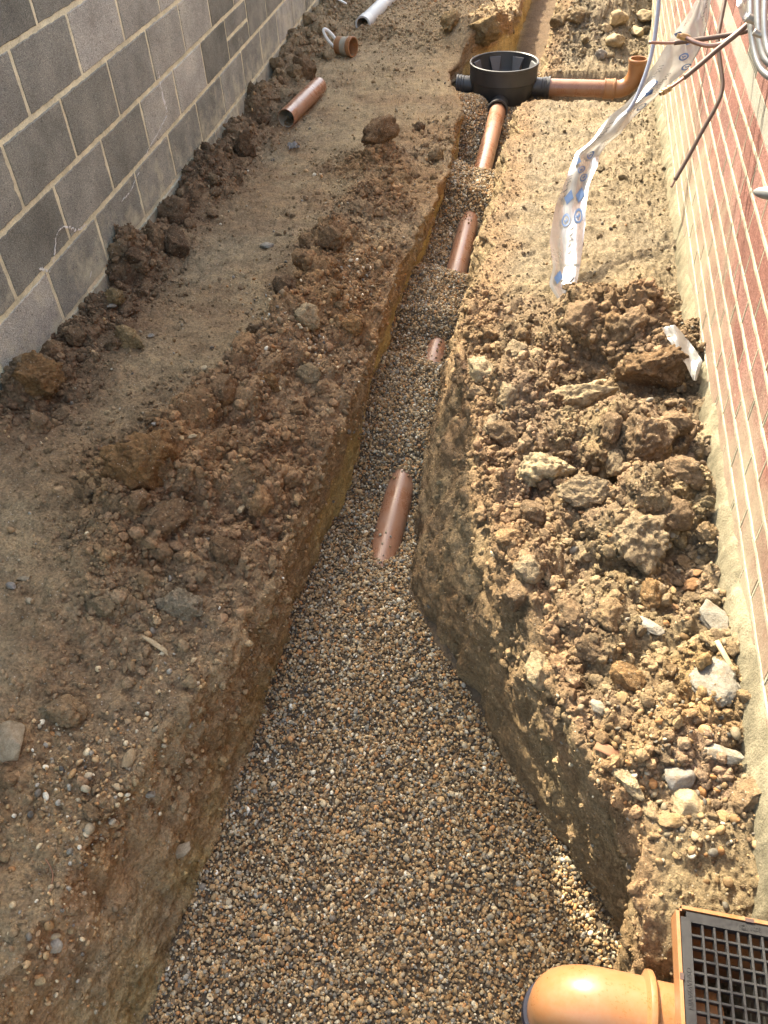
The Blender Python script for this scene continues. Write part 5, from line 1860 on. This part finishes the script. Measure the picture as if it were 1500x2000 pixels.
def scribble(c, length, amp, seed, rot=0.0):
    """A line of joined-up print, too small to read."""
    r = random.Random(seed)
    quads_ = []
    n_ = 34
    pts2 = []
    for k in range(n_ + 1):
        t = k / n_
        pts2.append((amp * (math.sin(t * 34) * (.6 + .4 * math.sin(t * 9)) + (2.2 * max(0, 1 - abs(t - .42) / .07) if k % 2 else 0)), -length + 2 * length * t))
    w = .012
    for k in range(n_):
        a, b_ = pts2[k], pts2[k + 1]
        quads_.append(sheet_patch('s', [(a[0] - w, a[1]), (b_[0] - w, b_[1]), (b_[0] + w, b_[1] + .15), (a[0] + w, a[1] + .15)], c, 1.0, .01, rot, None))
    add_print('printed_words', M['dark_ink'], quads_)


for q, c in enumerate(((.285, .22), (.315, .62), (.06, .72), (.50, .3), (.70, .15), (.83, .6), (.95, .5))): scribble(c, 3.2, .055, q)
ups, ufs = [], []
U1 = [(1436, -16), (1440, 10), (1446, 32), (1455, 46)]
U2 = [(1480, -16), (1478, 8), (1470, 28), (1458, 47)]
for i in range(13):
    a_, b_ = interp_list(U1, i / 12), interp_list(U2, i / 12)
    for j in range(6):
        q = a_ + (b_ - a_) * j / 5
        ups.append(tuple(atd(q[0], q[1], 2.42 + .010 * math.sin(i * .8 + j * 1.3)) - inv))
for i in range(12):
    for j in range(5):
        a_ = i * 6 + j
        ufs.append((a_, a_ + 1, a_ + 7, a_ + 6))
link_mesh('loose_end', mesh_np('loose_end', ups, ufs), M['film'], ps)
# grey-blue rolled edge hanging beside the sheet
fe = [atd(1288, -16, 3.20), atd(1285, 20, 3.22), atd(1279, 70, 3.25), atd(1270, 115, 3.28), atd(1256, 158, 3.31), atd(1240, 196, 3.34), atd(1222, 222, 3.36), atd(1200, 240, 3.38)]
link_mesh('rolled_edge', bm_mesh('rolled_edge', sweep_bm([p - inv for p in smooth_path(fe, 6)], [.0085] * 43, 12)), M['hose'], ps)
# torn scrap of the same film by the brick wall
bm = bmesh.new()
scr = [(1293, 636), (1318, 637), (1352, 674), (1372, 700), (1366, 742), (1352, 738), (1345, 712), (1318, 682), (1300, 660)]
i0 = hit(1330, 690)
d0 = _dep[i0] - .03
vs, fs = [], []
L1 = [(1292, 640), (1306, 664), (1322, 690), (1340, 712), (1353, 742)]
L2 = [(1318, 634), (1338, 656), (1356, 680), (1372, 704), (1360, 744)]
for i in range(17):
    t = i / 16
    a, b_ = interp_list(L1, t), interp_list(L2, t)
    for j in range(6):
        q = a + (b_ - a) * j / 5
        vs.append(tuple(atd(q[0], q[1], d0 + .05 - .10 * t + .010 * math.sin(j * 1.1 + i * .5))))
for i in range(16):
    for j in range(5):
        a = i * 6 + j
        fs.append((a, a + 1, a + 7, a + 6))
o = link_mesh('plastic_scrap', mesh_np('plastic_scrap', vs, fs), M['film2'])
tag(o, 'torn scrap of clear plastic between the dark heap and the brick wall', 'plastic scrap')

# ------------------------------------------------------------------ brown pipes with brass ends sticking out of the wall
def service_pipe(name, pts, r, label, tip=None, sleeve=.35, mat='lagging', cat='pipe'):
    """pts run from the free end back to the wall."""
    P_ = smooth_path(pts, 8)
    root = empty(name, P_[0])
    tag(root, label, cat)
    o_ = P_[0]
    n_ = len(P_)
    ks = max(2, int(n_ * sleeve))
    link_mesh('copper_tube', bm_mesh('copper_tube', sweep_bm([p - o_ for p in P_], r * .62, 14)), M['copper'], root)
    link_mesh('lagging', bm_mesh('lagging', sweep_bm([p - o_ for p in P_[ks:]], r, 14)), M[mat], root)
    if tip:
        dv2 = (P_[2] - P_[0]).normalized()
        pr = [(.0, -.002), (r * .8, -.002), (r * .8, .006), (r * 1.25, .007), (r * 1.25, .017), (r * .95, .018), (r * .95, .022), (r * 1.3, .023), (r * 1.3, .030), (r * .7, .032)]
        if tip == 'nut': pr = [(.0, -.002), (r * 1.1, -.002), (r * 1.1, .008), (r * 1.5, .009), (r * 1.5, .026), (r * 1.2, .028), (r * 1.2, .033), (r * .7, .035)]
        link_mesh('brass_fitting', auto_smooth(bm_mesh('brass_fitting', lathe_bm(pr, 6 if tip == 'nut' else 14, (0, 0, 0), dv2)), 30), M['brass'], root)
    return root


service_pipe('service_pipe', [atd(1267, 83, 2.30), atd(1308, 84, 2.30), atd(1345, 80, 2.29), atd(1400, 72, 2.27), atd(1450, 63, 2.24), atd(1500, 46, 2.19), atd(1530, 34, 2.15)], .0066,
             'straight brown pipe reaching furthest left from the brick wall', None, .22)
service_pipe('service_pipe', [atd(1324, 70, 2.24), atd(1338, 73, 2.24), atd(1358, 83, 2.23), atd(1385, 89, 2.22), atd(1412, 84, 2.21), atd(1440, 64, 2.19), atd(1475, 34, 2.16), atd(1520, -2, 2.12)], .0062,
             'brown pipe with a silver nut that curls up beside the straight one', 'nut', .02, 'copper')
service_pipe('service_pipe', [atd(1290, 183, 2.22), atd(1308, 172, 2.22), atd(1332, 155, 2.22), atd(1365, 128, 2.21), atd(1400, 98, 2.20), atd(1440, 66, 2.18), atd(1480, 30, 2.15), atd(1515, -4, 2.12)], .0068,
             'brown pipe with a brass end slanting down across the brick wall', 'plug', .30)
service_pipe('service_pipe', [atd(1311, 366, 2.46), atd(1322, 345, 2.45), atd(1345, 305, 2.43), atd(1372, 255, 2.40), atd(1400, 205, 2.37), atd(1411, 168, 2.36), atd(1406, 120, 2.36), atd(1402, 78, 2.36), atd(1408, 40, 2.36), atd(1419, -16, 2.36)], .0062,
             'long brown pipe hanging in a bend down the brick wall', None, .09)

# silver conduit coiled at the top right corner
def conduit(name, pts, r, label):
    P_ = smooth_path(pts, 12)
    root = empty(name, P_[0])
    tag(root, label, 'conduit', None)
    rad = [r * (1 + .07 * (k % 2)) for k in range(len(P_))]
    link_mesh('hose', bm_mesh('hose', sweep_bm([p - P_[0] for p in P_], rad, 14)), M['silver'], root)
    return root


conduit('silver_conduit', [atd(1466, -14, 2.08), atd(1466, 40, 2.08), atd(1472, 90, 2.08), atd(1482, 126, 2.07), atd(1500, 148, 2.05), atd(1530, 160, 2.02)], .0085, 'silver conduit looping lowest at the top right corner')
conduit('silver_conduit', [atd(1479, -14, 2.02), atd(1481, 50, 2.02), atd(1487, 95, 2.02), atd(1500, 122, 2.01), atd(1530, 138, 1.99)], .0085, 'silver conduit hanging inside the lowest loop')
conduit('silver_conduit', [atd(1458, 34, 2.05), atd(1476, 40, 2.05), atd(1500, 44, 2.03), atd(1530, 46, 2.0)], .010, 'thick grey conduit crossing behind the brown pipes')
conduit('silver_conduit', [atd(1472, 62, 1.98), atd(1486, 68, 1.98), atd(1502, 68, 1.97), atd(1530, 62, 1.95)], .0075, 'short silver conduit curving below the brown pipes')
conduit('silver_conduit', [atd(1494, -14, 1.95), atd(1493, 40, 1.95), atd(1496, 80, 1.95), atd(1506, 110, 1.94), atd(1532, 125, 1.92)], .0075, 'silver conduit nearest the right edge of the photo')
tp = atd(1470, 374, 1.62)
td_ = (atd(1530, 381, 1.56) - tp)
o = empty('metal_nozzle', tp)
tag(o, 'shiny pointed metal end poking in at the right edge of the photo', 'nozzle')
link_mesh('tip', auto_smooth(bm_mesh('nozzle_tip', lathe_bm([(.0005, 0), (.004, .004), (.0085, .014), (.0115, .028), (.0125, .045)], 24, (0, 0, 0), td_)), 50), M['silver'], o)
link_mesh('body', auto_smooth(bm_mesh('nozzle_body', lathe_bm([(.0125, .045), (.0125, .16)], 24, (0, 0, 0), td_)), 50), M['silver'], o)
